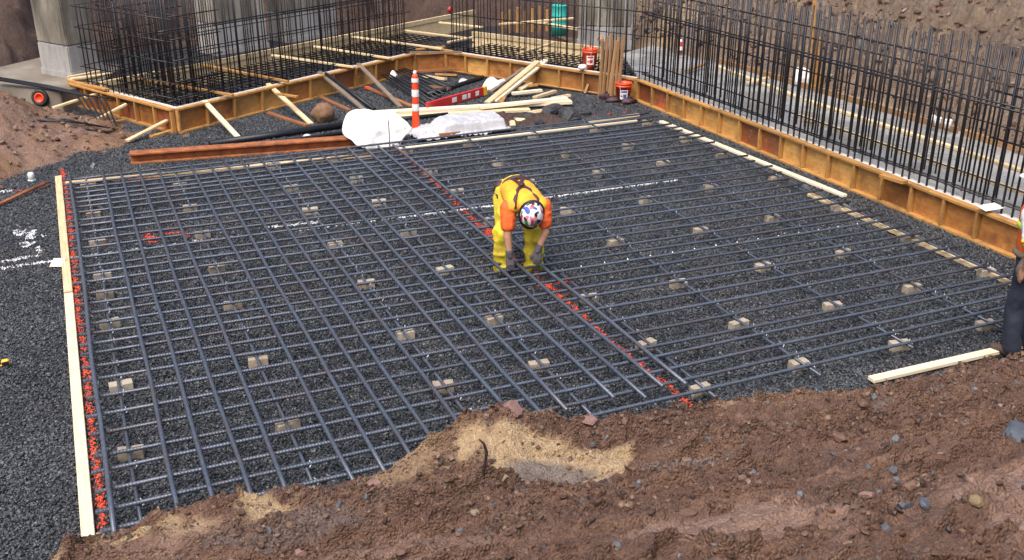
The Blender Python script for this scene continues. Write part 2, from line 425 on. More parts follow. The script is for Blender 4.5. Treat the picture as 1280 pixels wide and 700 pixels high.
ng.interface.new_socket('Geometry', in_out='INPUT', socket_type='NodeSocketGeometry'); ng.interface.new_socket('Geometry', in_out='OUTPUT', socket_type='NodeSocketGeometry')
gi = ng.nodes.new('NodeGroupInput'); gq = ng.nodes.new('NodeGroupOutput')
ci = ng.nodes.new('GeometryNodeCollectionInfo'); ci.inputs[0].default_value = SRC; ci.inputs[1].default_value = True; ci.inputs[2].default_value = True
ip = ng.nodes.new('GeometryNodeInstanceOnPoints'); ip.inputs['Pick Instance'].default_value = True
na = ng.nodes.new('GeometryNodeInputNamedAttribute'); na.data_type = 'FLOAT'; na.inputs[0].default_value = 'turn'
cz = ng.nodes.new('ShaderNodeCombineXYZ')
ng.links.new(gi.outputs[0], ip.inputs['Points']); ng.links.new(ci.outputs[0], ip.inputs['Instance'])
ng.links.new(na.outputs[0], cz.inputs[2]); ng.links.new(cz.outputs[0], ip.inputs['Rotation']); ng.links.new(ip.outputs[0], gq.inputs[0])
go.modifiers.new('scatter', 'NODES').node_group = ng

# ---- the near bank of spoil the photographer stands on
SX = [-6, -.62, -.34, .1, .88, 1.54, 1.95, 2.32, 2.65, 2.96, 3.44, 4.24, 4.87, 5.63, 5.99, 6.55, 7.54, 9, 14]
SZ = [.38, .40, .45, .50, .60, .62, .72, .88, .82, .66, .48, .40, .35, .24, .20, .13, .09, .15, .2]
def spot(X, Y, cx, cy, rx, ry, ang=0., soft=.35, seed=0, w=.35):
    c, s = math.cos(ang), math.sin(ang); u = ((X - cx) * c + (Y - cy) * s) / rx; v = (-(X - cx) * s + (Y - cy) * c) / ry
    d = np.sqrt(u * u + v * v) + w * fbm(X * 3, Y * 3, 3, seed)
    return 1 - sstep(1 - soft, 1 + soft, d)
def near_base(X, Y):
    S = np.interp(X, SX, SZ) * (1 + .10 * fbm(X * 1.7, Y * .5, 3, 3))
    S = S + (np.interp(X, [-2, 2, 4, 8], [.42, .44, .36, .2]) - S) * sstep(5.7, 4.7, Y)
    wid = np.clip(S * 1.1, .22, .65)
    toe = sstep(0, 1, (np.interp(X, [4.6, 5.8, 9], [6.05, 5.72, 5.66]) + .10 * vn(X * 1.3, X * 0, seed=8) - Y) / wid + .12)
    up = np.clip(5.75 - Y, 0, 9)
    return -.10 + toe * (S + .10) + .36 * up + .018 * up ** 2
def tan_m(X, Y):
    return np.clip(spot(X, Y, 2.5, 5.02, .52, .24, -.5, .22, seed=1, w=.6) + spot(X, Y, -.05, 5.5, .6, .28, -.2, .22, seed=2, w=.6) + .5 * spot(X, Y, 1.7, 5.5, .4, .22, -.2, seed=3, w=.6) + .5 * spot(X, Y, 4.6, 5.65, .35, .06, .1, seed=4), 0, 1)
def pink_m(X, Y):
    return np.clip(.8 * spot(X, Y, 2.35, 5.75, .42, .12, 0, seed=5) + .85 * spot(X, Y, 2.8, 3.25, .55, .34, -.4, .25, seed=6, w=.6) + .8 * spot(X, Y, 3.8, 2.75, .6, .55, -.3, .25, seed=7, w=.6) + .5 * spot(X, Y, 1.2, 4.2, .5, .2, -.3, .25, seed=16, w=.7) + .5 * spot(X, Y, .1, 5.2, .4, .2, seed=9), 0, 1)
def slate_m(X, Y):
    return np.clip(.95 * spot(X, Y, 2.48, 4.9, .27, .12, -.5, seed=11, w=.4) + .95 * spot(X, Y, 3.05, 4.47, .38, .06, -.1, seed=12, w=.6) + .5 * spot(X, Y, .9, 5.0, .5, .2, .2, seed=13, w=.6) + .8 * spot(X, Y, 5.6, 4.75, .5, .05, -.1, seed=15, w=.8), 0, 1) * .85
def rough_m(X, Y): return sstep(-.35, .35, fbm(X * 1.0, Y * 1.7, 4, 27, .6) + .25 * sstep(4.2, 5.6, Y))
def near_h(X, Y):
    h = near_base(X, Y)
    sm = np.clip(tan_m(X, Y) * .8 + pink_m(X, Y) * .75 + slate_m(X, Y) * .7, 0, 1)
    far = sstep(6.15, 5.9, Y)
    rm = rough_m(X, Y); vis = far * (1 - .85 * sm) * (.30 + .70 * rm)
    h = h + far * .05 * fbm(X * 1.4, Y * 1.8, 3, 21)
    # smeared along the bank by the machines, crumbly where it broke up
    v = Y + .12 * X + .05 * fbm(X * 1.5, Y * 1.5, 2, 23)
    h = h + far * (1 - .7 * sm) * .040 * fbm(X * 1.5, v * 8.0, 4, 24, .55, True)
    w = v * 6.5 + 1.6 * fbm(X * 1.1, Y * 1.4, 4, 25, .6); fr_ = w - np.floor(w); k_ = _h(np.floor(w), np.floor(X * .9 + .7 * np.floor(w)), np.zeros_like(w), 26)
    h = h + far * (1 - .8 * sm) * .085 * k_ * (1 - fr_) * sstep(-.5, .3, fbm(X * 1.7, Y * 2.5, 3, 28))
    d, i = worley(X * 4.5, v * 11, 31); h = h + vis * .095 * (np.clip(.62 - d, 0, 1)) * (i > .4) * (.3 + i)
    d, i = worley(X * 11, v * 22, 33); h = h + vis * .060 * np.clip(.6 - d, 0, 1) * (.2 + i)
    d, i = worley(X * 28, v * 42, 35); h = h + far * (1 - .75 * sm) * (.35 + .65 * rm) * .024 * np.clip(.6 - d, 0, 1) * (.2 + i)
    h = h + far * .005 * fbm(X * 22, Y * 30, 3, 41) - far * .06
    h = h - .04 * slate_m(X, Y)
    return h
xs = seg(-14, -2, 1) + seg(-2, -1.2, .1) + seg(-1.2, 8.4, .0155) + seg(8.4, 9.5, .1) + seg(9.5, 14, .7)
ys = seg(-14, 0, 1) + seg(0, 1.2, .1) + seg(1.2, 3, .02) + seg(3, 6.25, .0145) + [6.3, 6.4]
o = grid('dirt_bank', np.array(xs), np.array(ys), near_h, 'dirt', {'tan': tan_m, 'pink': pink_m, 'slate': slate_m}); prop(o, kind='structure'); o.data.polygons.foreach_set('use_smooth', [False] * len(o.data.polygons))

# ---- the cut slope behind the footings, and the dark bank at the back
XB = lambda Y: np.interp(Y, [0, 10, 16, 19.5, 22, 30], [12.75, 12.65, 12.7, 12.3, 12.9, 14])
def slope_h(X, Y):
    d = X - XB(Y) + .25 * fbm(X * .6, Y * .6, 3, 61)
    h = .36 + np.clip(d, -.8, 9) * (.62 + .10 * vn(X * .2, Y * .2, seed=66)) + .20 * sstep(0, 1.2, d) * fbm(X * .9, Y * .9, 5, 62, .6, True)
    dd, i = worley(X * 1.9, Y * 1.9, 63); h = h + sstep(-.2, .8, d) * .22 * np.clip(.6 - dd, 0, 1) * i
    dd, i = worley(X * 5, Y * 5, 64); h = h + sstep(-.2, .5, d) *   .12 * np.clip(.6 - dd, 0, 1) * i
    dd, i = worley(X * 11, Y * 11, 65); h = h + sstep(-.2, .4, d) * .04 * np.clip(.6 - dd, 0, 1) * (.3 + i)
    return h
zero = {k: (lambda X, Y: X * 0) for k in ('tan', 'pink', 'slate')}
xs = seg(11.9, 19, .055) + seg(19, 26, .3) + seg(26, 60, 4); ys = seg(-20, 4, 2) + seg(4, 24, .065) + seg(24, 60, .8)
o = grid('excavation_slope', np.array(xs), np.array(ys), slope_h, 'slope', dict(zero, tan=lambda X, Y: .5 * sstep(.1, .6, fbm(X * .35, Y * .35 + 3, 4, 71)), slate=lambda X, Y: .45 * sstep(.25, .7, fbm(X * .8, Y * .8, 4, 72)))); prop(o, kind='structure'); o.data.polygons.foreach_set('use_smooth', [False] * len(o.data.polygons))
YB = lambda X: np.interp(X, [-12, -3, -.8, .5, 3, 9, 12.5, 16], [22.8, 22.8, 23.2, 24.8, 27.3, 27.8, 23.5, 23.5])
def back_h(X, Y):
    d = np.maximum(Y - YB(X), -4.8 - X) + .3 * fbm(X * .7, Y * .7, 3, 81)
    h = -.12 + np.clip(d, 0, 5) * .95 + .30 * sstep(0, .6, d) * fbm(X * 1.3, Y * 1.3, 6, 82, .6)
    dd, i = worley(X * 2.2, Y * 2.2, 83); h = h + sstep(0, .5, d) * .35 * np.clip(.6 - dd, 0, 1) * i
    dd, i = worley(X * 5.5, Y * 5.5, 84); return h + sstep(0, .4, d) * .18 * np.clip(.6 - dd, 0, 1) * (.3 + i)
xs = seg(-40, -7, 3) + seg(-7, 16, .07); ys = seg(6.3, 21.5, .5) + seg(21.5, 30, .07) + seg(30, 32, .3) + seg(32, 60, 4)
o = grid('excavation_bank', np.array(xs), np.array(ys), back_h, 'darkbank', zero); prop(o, kind='structure')

# ---- loose soil heap beside the left footing
def mound_h(X, Y):
    A = np.interp(X, [-6, -2.2, -1.3, -.5, .2, .9, 1.6], [1.3, 1.1, .92, .46, .13, -.01, -.05])
    e0 = np.interp(X, [-6, -1.3, -.8, -.13, .74, 1.7], [14.6, 15.1, 15.75, 16.2, 16.4, 16.9]) + .12 * fbm(X * 2.2, Y * 1.2, 3, 91)
    p = sstep(0, 1, (Y - e0) / np.clip(18.2 - e0, .5, 9)) ** .8 * (1 - sstep(18.3, 19.9, Y))
    r = sstep(.02, .25, p)
    h = -.06 + p * (A + .06) + r * .06 * fbm(X * 2.2, Y * 2.2, 4, 92)
    dd, i = worley(X * 6, Y * 6, 93); h = h + r * .07 * np.clip(.6 - dd, 0, 1) * i
    dd, i = worley(X * 15, Y * 15, 94); return h + r * .035 * np.clip(.6 - dd, 0, 1) * i
o = grid('dirt_mound', np.array(seg(-6, -2.2, .15) + seg(-2.2, 1.75, .03)), np.array(seg(14.4, 20, .03)), mound_h, 'mound',
         dict(zero, pink=lambda X, Y: .7 * sstep(.1, .6, fbm(X * 1.2, Y * 1.2, 3, 95)))); prop(o, kind='structure')

# ---- scattered stones on the banks (nobody could count them)
PAL = np.array([(.12, .064, .04), (.062, .033, .023), (.18, .108, .068), (.21, .14, .11), (.085, .09, .10), (.13, .14, .15), (.26, .20, .125)])
def scatter(name, n, xr, yr, hf, smin, smax, label, rng, keep=None, pw=2.6, prob=None, sink=.25):
    x = rng.uniform(*xr, n); y = rng.uniform(*yr, n)
    if keep is not None:
        k = keep(x, y) > rng.random(n); x, y = x[k], y[k]
    n = len(x); s = smin + (smax - smin) * rng.random(n) ** pw
    v, f = stones(np.stack([x, y, hf(x, y) + s * sink], -1), s, rng, (.35, .8))
    ci = rng.choice(len(PAL), n, p=prob or [.42, .36, .14, .03, .02, .015, .015])
    c = PAL[ci] * rng.uniform(.7, 1.15, (n, 1)); c = np.concatenate([c, np.ones((n, 1))], 1)
    o = mk(name, v, f, MT['rock'], attrs={'col': ('FLOAT_COLOR', np.repeat(c, 12, 0))})
    return prop(o, label, 'stones', kind='stuff')
rg = np.random.default_rng(5)
scatter('bank_stones', 46000, (-1.1, 8.2), (1.9, 6.35), lambda x, y: np.maximum(near_h(x, y), .014), .004, .028, 'crumbs of red brown soil and stone over the near bank', rg,
        lambda x, y: np.clip((.12 + .95 * rough_m(x, y)) * (1 - .85 * np.clip(tan_m(x, y) + pink_m(x, y), 0, 1)), .06, 1) * sstep(.28, -.05, y - np.interp(x, [4.6, 5.8], [5.98, 5.68])) ** 2, 4.2)
scatter('slate_chips', 750, (3.0, 6.5), (2.1, 5.0), near_h, .010, .045, 'flat grey slate chips strewn on the near bank', rg,
        lambda x, y: np.clip(vn(x * 1.6, y * 1.6, seed=14) + .1, 0, 1), 3, [.1, .05, .1, .15, .3, .25, .05])
scatter('slope_stones', 15000, (12.4, 19), (5, 24), slope_h, .008, .09, 'broken stones lying over the brown cut slope', rg, None, 5, [.28, .24, .32, .06, .03, .03, .04])
scatter('mound_crumbs', 1900, (-3, 1.4), (13.4, 19), lambda x, y: np.maximum(mound_h(x, y), .014), .008, .06, 'loose clods over the soil heap beside the pier', rg, lambda x, y: np.maximum(1. * (mound_h(x, y) > .03), .10 * (x < .2) * sstep(13.2, 15.2, y)), 3.4, [.3, .2, .25, .1, .03, .02, .1])

# ---- poured slab and the concrete piers
def prism(name, poly, z0, z1, m, parent=None, bev=.012):
    bm = bmesh.new(); b = [bm.verts.new((p[0], p[1], z0)) for p in poly]; t = [bm.verts.new((p[0], p[1], z1)) for p in poly]
    bm.faces.new(t); bm.faces.new(b[::-1]); n = len(poly)
    for i in range(n): bm.faces.new((b[i], b[(i + 1) % n], t[(i + 1) % n], t[i]))
    bmesh.ops.recalc_face_normals(bm, faces=bm.faces)
    if bev: bmesh.ops.bevel(bm, geom=list(bm.edges), offset=bev, segments=2, affect='EDGES')
    return put(bpy.data.objects.new(name, bm_done(bm, name, MT[m])), None, parent)
o = prism('concrete_slab', [(9.94, 5.0), (13.4, 5.0), (13.2, 18), (13.0, 20.2), (11.1, 19.2), (9.95, 16.4)], -.2, .35, 'slab'); prop(o, kind='structure')

def pier(name, label, poly, z0, zj, z1, grooves=0):
    c = np.mean(np.array(poly), 0); t = thing(name, label, 'pier', (c[0], c[1], z0))
    prism('base_course', poly, z0, zj, 'pier_l', t, .02)
    sh = [tuple(c + (np.array(p) - c) * .985) for p in poly]
    prism('upper_shaft', sh, zj + .003, z1, 'pier', t, .02)
    prism('kicker', [tuple(c + (np.array(p) - c) * 1.04) for p in poly], z0 - .1, z0 + .12, 'pier_l', t, .01)
    for k in range(grooves):
        for a, b in ((poly[0], poly[1]), (poly[1], poly[2])):
            a, b = np.array(a), np.array(b); p = a + (b - a) * (k + .5) / grooves; q = c + (p - c) * 1.004
            board('form_rib', (q[0], q[1], z0 + .13), (q[0], q[1], z1 - .02), .05, .03, 'pier_l', t, up=(b[0] - a[0], b[1] - a[1], 0))
    return t
def para(p, q, d):                       # a rectangle with edge p-q, running back by d
    p, q = np.array(p), np.array(q); e = (q - p) / np.linalg.norm(q - p); n = np.array([-e[1], e[0]])
    return [tuple(p), tuple(q), tuple(q + n * d), tuple(p + n * d)]
pier('concrete_pier', 'stained square concrete pier on the grey footing beside the soil heap', [(-.42, 21.9), (.10, 21.05), (.62, 21.45), (.10, 22.3)], .36, .98, 3.2)
pier('concrete_pier', 'tall grey concrete pier behind the vertical bars at the far left footing', para((3.3, 24.4), (4.6, 25.0), .8), .0, .7, 3.0)
pier('concrete_pier', 'ribbed silver grey pier behind the bundle of stakes', para((10.75, 20.6), (11.75, 19.95), .7), .34, .75, 3.0, 4)
pier('concrete_pier', 'wide pale concrete pier behind the long row of bars', para((5.2, 25.4), (6.6, 26.1), .8), .0, .7, 3.0)
o = prism('pier_footing', [(-2.2, 21.9), (-.15, 19.95), (.6, 20.6), (1.1, 22.2), (-.4, 23.8)], -.1, .36, 'pad'); prop(o, 'low brownish grey concrete footing slab under the stained pier', 'footing')

# ================================================================== REBAR GRID ON BLOCKS
BLK_H = .085
mat0 = thing('rebar_grid', 'large grid of blue grey rebar tied over the gravel', 'rebar grid', (4.5, 10.8, 0))
SUP = [0.0, 1.2, 2.61, 3.55, 4.66, 5.74, 6.89, 8.0, 9.08]
BX = [-.195, .24, .475, .725, .98, 1.45, 1.69, 1.935, 2.165, 2.435, 2.88, 3.12, 3.335, 3.78, 4.03, 4.255, 4.475]
ZS, ZA, ZB = BLK_H + .014, BLK_H + .0445, BLK_H + .0795
for i, x in enumerate(SUP):
    wob('support_bar', (x - .02, 6.12 + .1 * random.random(), ZS), (x + .03 + (.04 if x > 5 else 0), 15.0 + .1 * random.random(), ZS), .014, 'bar', mat0, 300 + i)
YA = [14.98, 14.75, 14.52, 14.29, 14.08, 13.88, 13.66, 13.43, 13.11, 12.89, 12.62, 12.33, 12.07, 11.74, 11.45, 11.22, 10.97, 10.64, 10.36, 10.11, 9.84, 9.60, 9.38, 9.17, 8.88, 8.61, 8.28, 7.96, 7.66, 7.30, 7.08, 6.80, 6.55, 6.30]
ALINE = []
for i, y in enumerate(YA):
    k = np.interp(y, [6.3, 7.2, 8.2, 9.2, 11, 14, 15], [-.006, -.02, -.035, -.045, -.03, -.005, .01]) + random.uniform(-.004, .004)
    x0, x1 = -.27 - .03 * random.random(), 9.16 + random.uniform(-.08, .16)
    ALINE.append((y, k))
    wob('cross_bar', (x0, y, ZA), (x1, y + k * (x1 - x0), ZA), .0165, 'bar', mat0, 400 + i)
for i, x in enumerate(BX):
    y0 = (6.05 if x < 3.2 else 6.36) + random.uniform(-.06, .08); dx = random.uniform(-.01, .012) + .015
    wob('top_bar', (x, y0, ZB), (x + dx, 15.12 - .02 * i + random.uniform(-.06, .06), ZB), .0185, 'bar', mat0, 500 + i)
# bright twists of tie wire where bars cross
vs, fs = [], []
def add(v, f):
    n = len(vs); vs.extend(v); fs.extend([tuple(k + n for k in q) for q in f])
for sx in SUP:
    for y, k in ALINE:
        if random.random() < (.75 if sx in (0.0, 2.61, 5.74) else .3):
            yy = y + k * (sx + .27); a = random.uniform(0, 6)
            p = V(sx + .012, yy - .02, ZS + .012)
            v, f = tube_geo([p, p + V(.018, .012, .014), p + V(.004, .04, .012), p + V(.02 * math.cos(a), .05, .03)], .0042, 5); add(v, f)
for x in np.arange(4.9, 9, .29):
    y, k = ALINE[22]; yy = y + k * x; v, f = tube_geo([V(x, yy - .018, ZA), V(x + .005, yy, ZA + .019), V(x + .01, yy + .02, ZA)], .005, 5); add(v, f)
o = mk('tie_wire', vs, fs, MT['wire'], mat0); o['kind'] = 'stuff'

# ---- concrete blocks that carry the grid
bm = bmesh.new(); pr = [(-.095, 0), (.095, 0), (.095, BLK_H + .006), (.02, BLK_H + .006), (.013, BLK_H), (-.013, BLK_H), (-.02, BLK_H + .006), (-.095, BLK_H + .006)]
a = [bm.verts.new((x, -.043, z)) for x, z in pr]; b = [bm.verts.new((x, .043, z)) for x, z in pr]
bm.faces.new(a); bm.faces.new(b[::-1])
for i in range(8): bm.faces.new((a[i], b[i], b[(i + 1) % 8], a[(i + 1) % 8]))
bmesh.ops.recalc_face_normals(bm, faces=bm.faces); bmesh.ops.bevel(bm, geom=list(bm.edges), offset=.004, segments=1, affect='EDGES')
blk = bm_done(bm, 'support_block', MT['block'])
BY = [6.42, 7.37, 8.53, 9.87, 11.2, 12.5, 13.6, 14.75]
for i, x in enumerate(SUP):
    ysl = {0: [7.42, 8.58, 9.93, 10.71, 11.25, 12.35, 13.45, 14.8], 1: [7.32, 8.57, 9.88, 11.02, 12.2, 13.3, 14.4]}.get(i, BY)
    for y in ysl:
        if i in (2, 3) and y < 7: continue
        yy = y + random.uniform(-.06, .06)
        m = Matrix.Translation((x + random.uniform(-.012, .012) - .0 + .004 * (yy - 6), yy, -.004)) @ Matrix.Rotation(random.uniform(-.22, .22), 4, 'Z') @ Matrix.Rotation(random.uniform(-.05, .05), 4, 'X') @ Matrix.Diagonal((random.uniform(.9, 1.08), random.uniform(.85, 1.15), 1, 1))
        prop(inst('support_block', blk, m), 'small tan concrete block on the gravel holding up the rebar grid', 'block', 'concrete blocks under the rebar grid')

# ---- boards that frame the grid
BZ = .035
def edge(px0, px1, label, m='fresh', w=.089, t=.038, z=BZ, group=None, roll=0., ext0=0, ext1=0):
    a, b = g(*px0, z), g(*px1, z); d = (b - a) / np.linalg.norm(b - a)
    return board('timber_board', a - d * ext0, b + d * ext1, w, t, m, None, label, 'board', group, roll)
edge((73, 221), (85.5, 366), 'pale flat timber beside the left rebar edge, reaching the rusty beam end', 'fresh')
edge((85.8, 368), (112, 690), 'long pale timber beside the orange paint line, its end under the dirt', 'pale', ext1=.25)
edge((82, 229), (310, 208), 'pale timber under the rebar tips, butted to the corner board', 'fresh')
edge((312, 208), (464, 193.5), 'pale timber under the rebar tips, ending by the white sheet', 'fresh')
edge((497, 186.5), (795, 150.5), 'long pale timber between the rebar grid and the wrapped stack', 'pale')
edge((736, 152), (799, 143.5), 'short pale offcut lying by the end of a longer board', 'pale')
edge((826, 152), (1056, 245), 'long pale timber lying free beside the orange formwork', 'pale')
edge((1012, 243), (1150, 303), 'pale timber under the ends of the cross bars, away from the jeans worker', 'fresh')
edge((1152, 304), (1279, 360), 'pale timber under the ends of the cross bars, reaching the jeans worker', 'fresh', ext1=.4)
edge((1100, 472), (1252, 437), 'pale timber half buried in the near dirt bank at the worker', 'pale', z=.05, ext0=.1, ext1=.6)

# ---- sprayed paint: coated stones along the lines
def paint(name, lines, width, m, label, dens=1700, kind=None, keep=.8, seed=1):
    rg = np.random.default_rng(seed); P = []
    for ln in lines:
        q = [g(*p)[:2] for p in ln]
        for a, b in zip(q[:-1], q[1:]):
            l = np.linalg.norm(b - a); n = max(2, int(l * width * dens)); t = rg.random(n); d = (b - a) / max(l, 1e-6); nn = np.array([-d[1], d[0]])
            o = rg.normal(0, .38, n) * width
            p = a + (b - a) * t[:, None] + nn * o[:, None]
            k = (vn(p[:, 0] * 9, p[:, 1] * 9, seed=seed) * .5 + .5 + .25) > rg.random(n) * (1.6 - keep)
            P.append(p[k])
    p = np.concatenate(P); s = rg.uniform(.008, .016, len(p))
    m2 = p[rg.integers(0, len(p), int(len(p) * 1.6))]; m2 = m2 + rg.normal(0, width * .45, m2.shape); p = np.concatenate([p, m2]); s = np.concatenate([s, rg.uniform(.0035, .008, len(m2))])
    v, f = stones(np.concatenate([p, rg.uniform(.009, .017, (len(p), 1)) + (.008 * (s < .008))[:, None]], 1), s, rg)
    o = mk(name, v, f, MT[m]); return prop(o, label, 'paint mark', kind='stuff')
paint('paint_line', [[(78, 213), (84, 245), (88, 290), (92, 330), (96, 375), (104, 440), (110, 490), (117, 560), (124, 610), (131, 662)]], .042, 'orange_p', 'sprayed orange line along the left edge of the rebar grid', 2100, keep=1.0)
paint('paint_line', [[(489, 182), (521, 208), (552, 237), (585, 269), (612, 296), (640, 322), (668, 345), (690, 362), (728, 395), (760, 426), (800, 456), (832, 480), (866, 512)], [(672, 358), (712, 353)], [(600, 291), (628, 288)], [(605, 283), (620, 297)]], .04, 'orange_p', 'sprayed orange line across the gravel by the bending worker', 2000, keep=.72, seed=2)
paint('paint_line', [[(85, 325), (130, 319), (260, 302), (430, 282), (620, 258), (677, 249), (847, 226)], [(330, 286), (400, 279)]], .04, 'white_paint', 'dashed white line sprayed across the gravel under the rebar', 2600, keep=.7, seed=3)
paint('paint_line', [[(0, 329), (22, 325.5), (51, 320)], [(2, 337), (66, 328)]], .04, 'white_paint', 'two white lines on gravel outside the left board', 2600, keep=.9, seed=4)
paint('paint_mark', [[(18, 292), (24, 289), (31, 291), (26, 296), (18, 292)], [(33, 300), (43, 289), (40, 299), (57, 296)], [(22, 306), (34, 304), (38, 308)], [(30, 311), (46, 304)], [(48, 310), (50, 318)]], .035, 'white_paint', 'scrawled white figures sprayed on gravel outside the left board', 2600, keep=.8, seed=5)
paint('paint_line', [[(0, 241), (15, 239.5)]], .05, 'white_paint', 'short white dash on gravel beside the orange stake', 2600, keep=1.2, seed=6)
paint('paint_line', [[(15, 241), (34, 239), (58, 234)]], .06, 'orange_p', 'faint orange smear on gravel under the orange stake', 1300, keep=.7, seed=7)
paint('paint_mark', [[(184, 304), (184, 292), (198, 290)], [(184, 299), (196, 297)], [(186, 304), (197, 303)], [(200, 289), (218, 287)], [(206, 294), (226, 291)], [(230, 291), (237, 294), (232, 298)]], .045, 'orange_p', 'red letters sprayed on gravel under the rebar near the white line', 2400, keep=1., seed=8)
paint('paint_line', [[(155, 226.5), (178, 224)], [(184, 224), (205, 221)], [(270, 216), (290, 213)]], .035, 'orange_p', 'dashed red line beside the boards at the rebar tips', 2000, keep=.7, seed=9)
paint('paint_line', [[(690, 165), (800, 152)], [(740, 146), (790, 140)]], .05, 'orange_p', 'scattered red specks of paint by the far right corner board', 350, keep=.5, seed=10)

# ================================================================== FORMWORK
FZ = .42
def form_wall(label, p0, p1, bays, tones, studw=.04, open_end=False):
    p0, p1 = V(*p0, 0), V(*p1, 0); Lw = np.linalg.norm(p1 - p0); u = (p1 - p0) / Lw; n = V(u[1], -u[0], 0)     # n points to the viewer
    t = thing('formwork_wall', label, 'formwork', p0)
    for i in range(bays):
        a, b = p0 + u * (Lw * i / bays + .003), p0 + u * (Lw * (i + 1) / bays - .003)
        tone = tones[i % len(tones)]
        board('plywood_panel', a + V(0, 0, FZ * .5 - .02), b + V(0, 0, FZ * .5 - .02), .018, FZ - .05, tone, t, bev=.002)
    for i in range(bays + 1):
        q = p0 + u * min(max(Lw * i / bays, .02), Lw - .02) + n * .046 + u * random.uniform(-.02, .02)
        if random.random() < .93 or i in (0, bays):
            board('stud', q + V(0, 0, .042), q + V(0, 0, FZ - .042), studw, .07, 'form', t, up=tuple(u), roll=R(90) + random.uniform(-.04, .04))
    k = max(1, round(Lw / 2.6))
    for i in range(k):
        a, b = p0 + u * (Lw * i / k + .004), p0 + u * (Lw * (i + 1) / k - .004)
        dz = random.uniform(-.006, .006)
        board('top_plate', a + n * .036 + V(0, 0, FZ - .02 + dz), b + n * .036 + V(0, 0, FZ - .02 + dz), .098, .038, 'form', t)
        board('bottom_plate', a + n * .052 + V(0, 0, .02), b + n * .054 + V(0, 0, .02), .089, .038, 'form', t)
    return t
P_L, P_C, P_D, P_E, P_F = (.08, 20.45), (1.57, 17.52), (6.85, 20.72), (7.58, 20.65), (9.93, 16.5)
form_wall('short orange formwork run beside the soil heap', P_L, P_C, 6, ['ply', 'ply_r', 'ply', 'ply_r'])
form_wall('long orange formwork run with pale braces leaning on it', P_C, P_D, 10, ['ply', 'ply', 'ply_y', 'ply_y', 'ply', 'ply_y', 'ply_r', 'ply_y', 'ply'])
form_wall('narrow orange formwork panel closing the far inside corner', P_D, P_E, 1, ['ply'])
form_wall('orange formwork run behind the heap of cut lumber', P_E, P_F, 8, ['ply', 'ply_y', 'ply', 'ply', 'ply_y', 'ply'])
form_wall('longest orange formwork run beside the flooded slab', (9.93, 16.44), (9.86, 6.6), 18, ['ply_r', 'ply_r', 'ply_y', 'ply_y', 'ply_y', 'ply_y', 'ply_r', 'ply_r', 'ply_y', 'ply_y', 'ply_y', 'ply_y', 'ply', 'ply', 'ply', 'ply', 'ply', 'ply'])
# rear shutters seen from inside
def rear(label, p0, p1):
    p0, p1 = V(*p0, 0), V(*p1, 0); t = thing('rear_shutter', label, 'formwork', p0); L_ = np.linalg.norm(p1 - p0); k = max(1, round(L_ / 2.4)); u = (p1 - p0) / L_
    for i in range(k):
        a, b = p0 + u * (L_ * i / k + .004), p0 + u * (L_ * (i + 1) / k - .004)
        board('plywood_panel', a + V(0, 0, .195), b + V(0, 0, .195), .02, .40, 'fresh', t)
        board('top_plate', a + V(0, 0, .455), b + V(0, 0, .455), .06, .11, 'fresh', t)
rear('yellow rear shutter of the footing behind the long row of bars', (.55, 19.85), (10.2, 25.5))
rear('yellow rear shutter of the footing behind the cut lumber', (8.85, 22.3), (10.65, 19.2))
rear('yellow end shutter of the footing beside the stained pier', (.02, 20.62), (.62, 20.95))

# ---- rebar and pits inside the footings
U1 = V(P_D[0] - P_C[0], P_D[1] - P_C[1], 0); U1 /= np.linalg.norm(U1); N1 = V(-U1[1], U1[0], 0)
U3 = V(P_F[0] - P_E[0], P_F[1] - P_E[1], 0); U3 /= np.linalg.norm(U3); N3 = V(-U3[1], U3[0], 0)
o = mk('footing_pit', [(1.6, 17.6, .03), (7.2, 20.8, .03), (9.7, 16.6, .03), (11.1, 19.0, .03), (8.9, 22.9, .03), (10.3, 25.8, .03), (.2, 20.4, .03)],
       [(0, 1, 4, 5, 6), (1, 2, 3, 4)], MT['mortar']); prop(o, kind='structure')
def bed(label, o0, u, n, lu, ln, su, sn, z=.3):
    t = thing('footing_mat', label, 'rebar mat', o0)
    for k in range(int(ln / sn)):
        p = o0 + n * (.12 + sn * k) + V(0, 0, z); rod('long_bar', p + u * .06, p + u * (lu - .06), .012, 'bard', t, n=6)
    for k in range(int(lu / su)):
        p = o0 + u * (.1 + su * k) + V(0, 0, z + .022); rod('cross_bar', p + n * .06, p + n * (ln - .06), .011, 'bard', t, n=6)
    return t
bed('dense dark rebar mat inside the long orange formwork', V(*P_C, 0), U1, N1, 8.6, 2.35, .17, .2)
bed('dense dark rebar mat inside the formwork behind the lumber heap', V(*P_E, 0) + U3 * -.2, U3, N3, 4.6, 1.85, .16, .19)
for lab, a, b, n in (('pale strip along the inside of the long formwork', P_C, P_D, N1), ('pale strip along the inside of the short formwork by the soil heap', P_L, P_C, U1), ('pale strip along the inside of the formwork behind the lumber', P_E, P_F, N3)):
    a, b = V(*a, 0) + n * .09, V(*b, 0) + n * .09
    board('edge_strip', a + V(0, 0, .385) + (b - a) * .02, b + V(0, 0, .385) - (b - a) * .02, .09, .05, 'liner', None, lab, 'strip')
board('edge_strip', (10.02, 16.0, .365), (10.02, 5.5, .365), .13, .03, 'liner', None, 'pale strip between the longest formwork and the flooded slab', 'strip')
SPR = [((174, 98), (291, 119)), ((254, 81), (360, 102)), ((340, 69), (443, 84)), ((393, 58), (488, 73)), ((441, 46), (553, 61)), ((505, 38), (586, 48)), ((549, 28), (603, 34)), ((648, 67), (691, 54)), ((560, 53), (594, 46))]
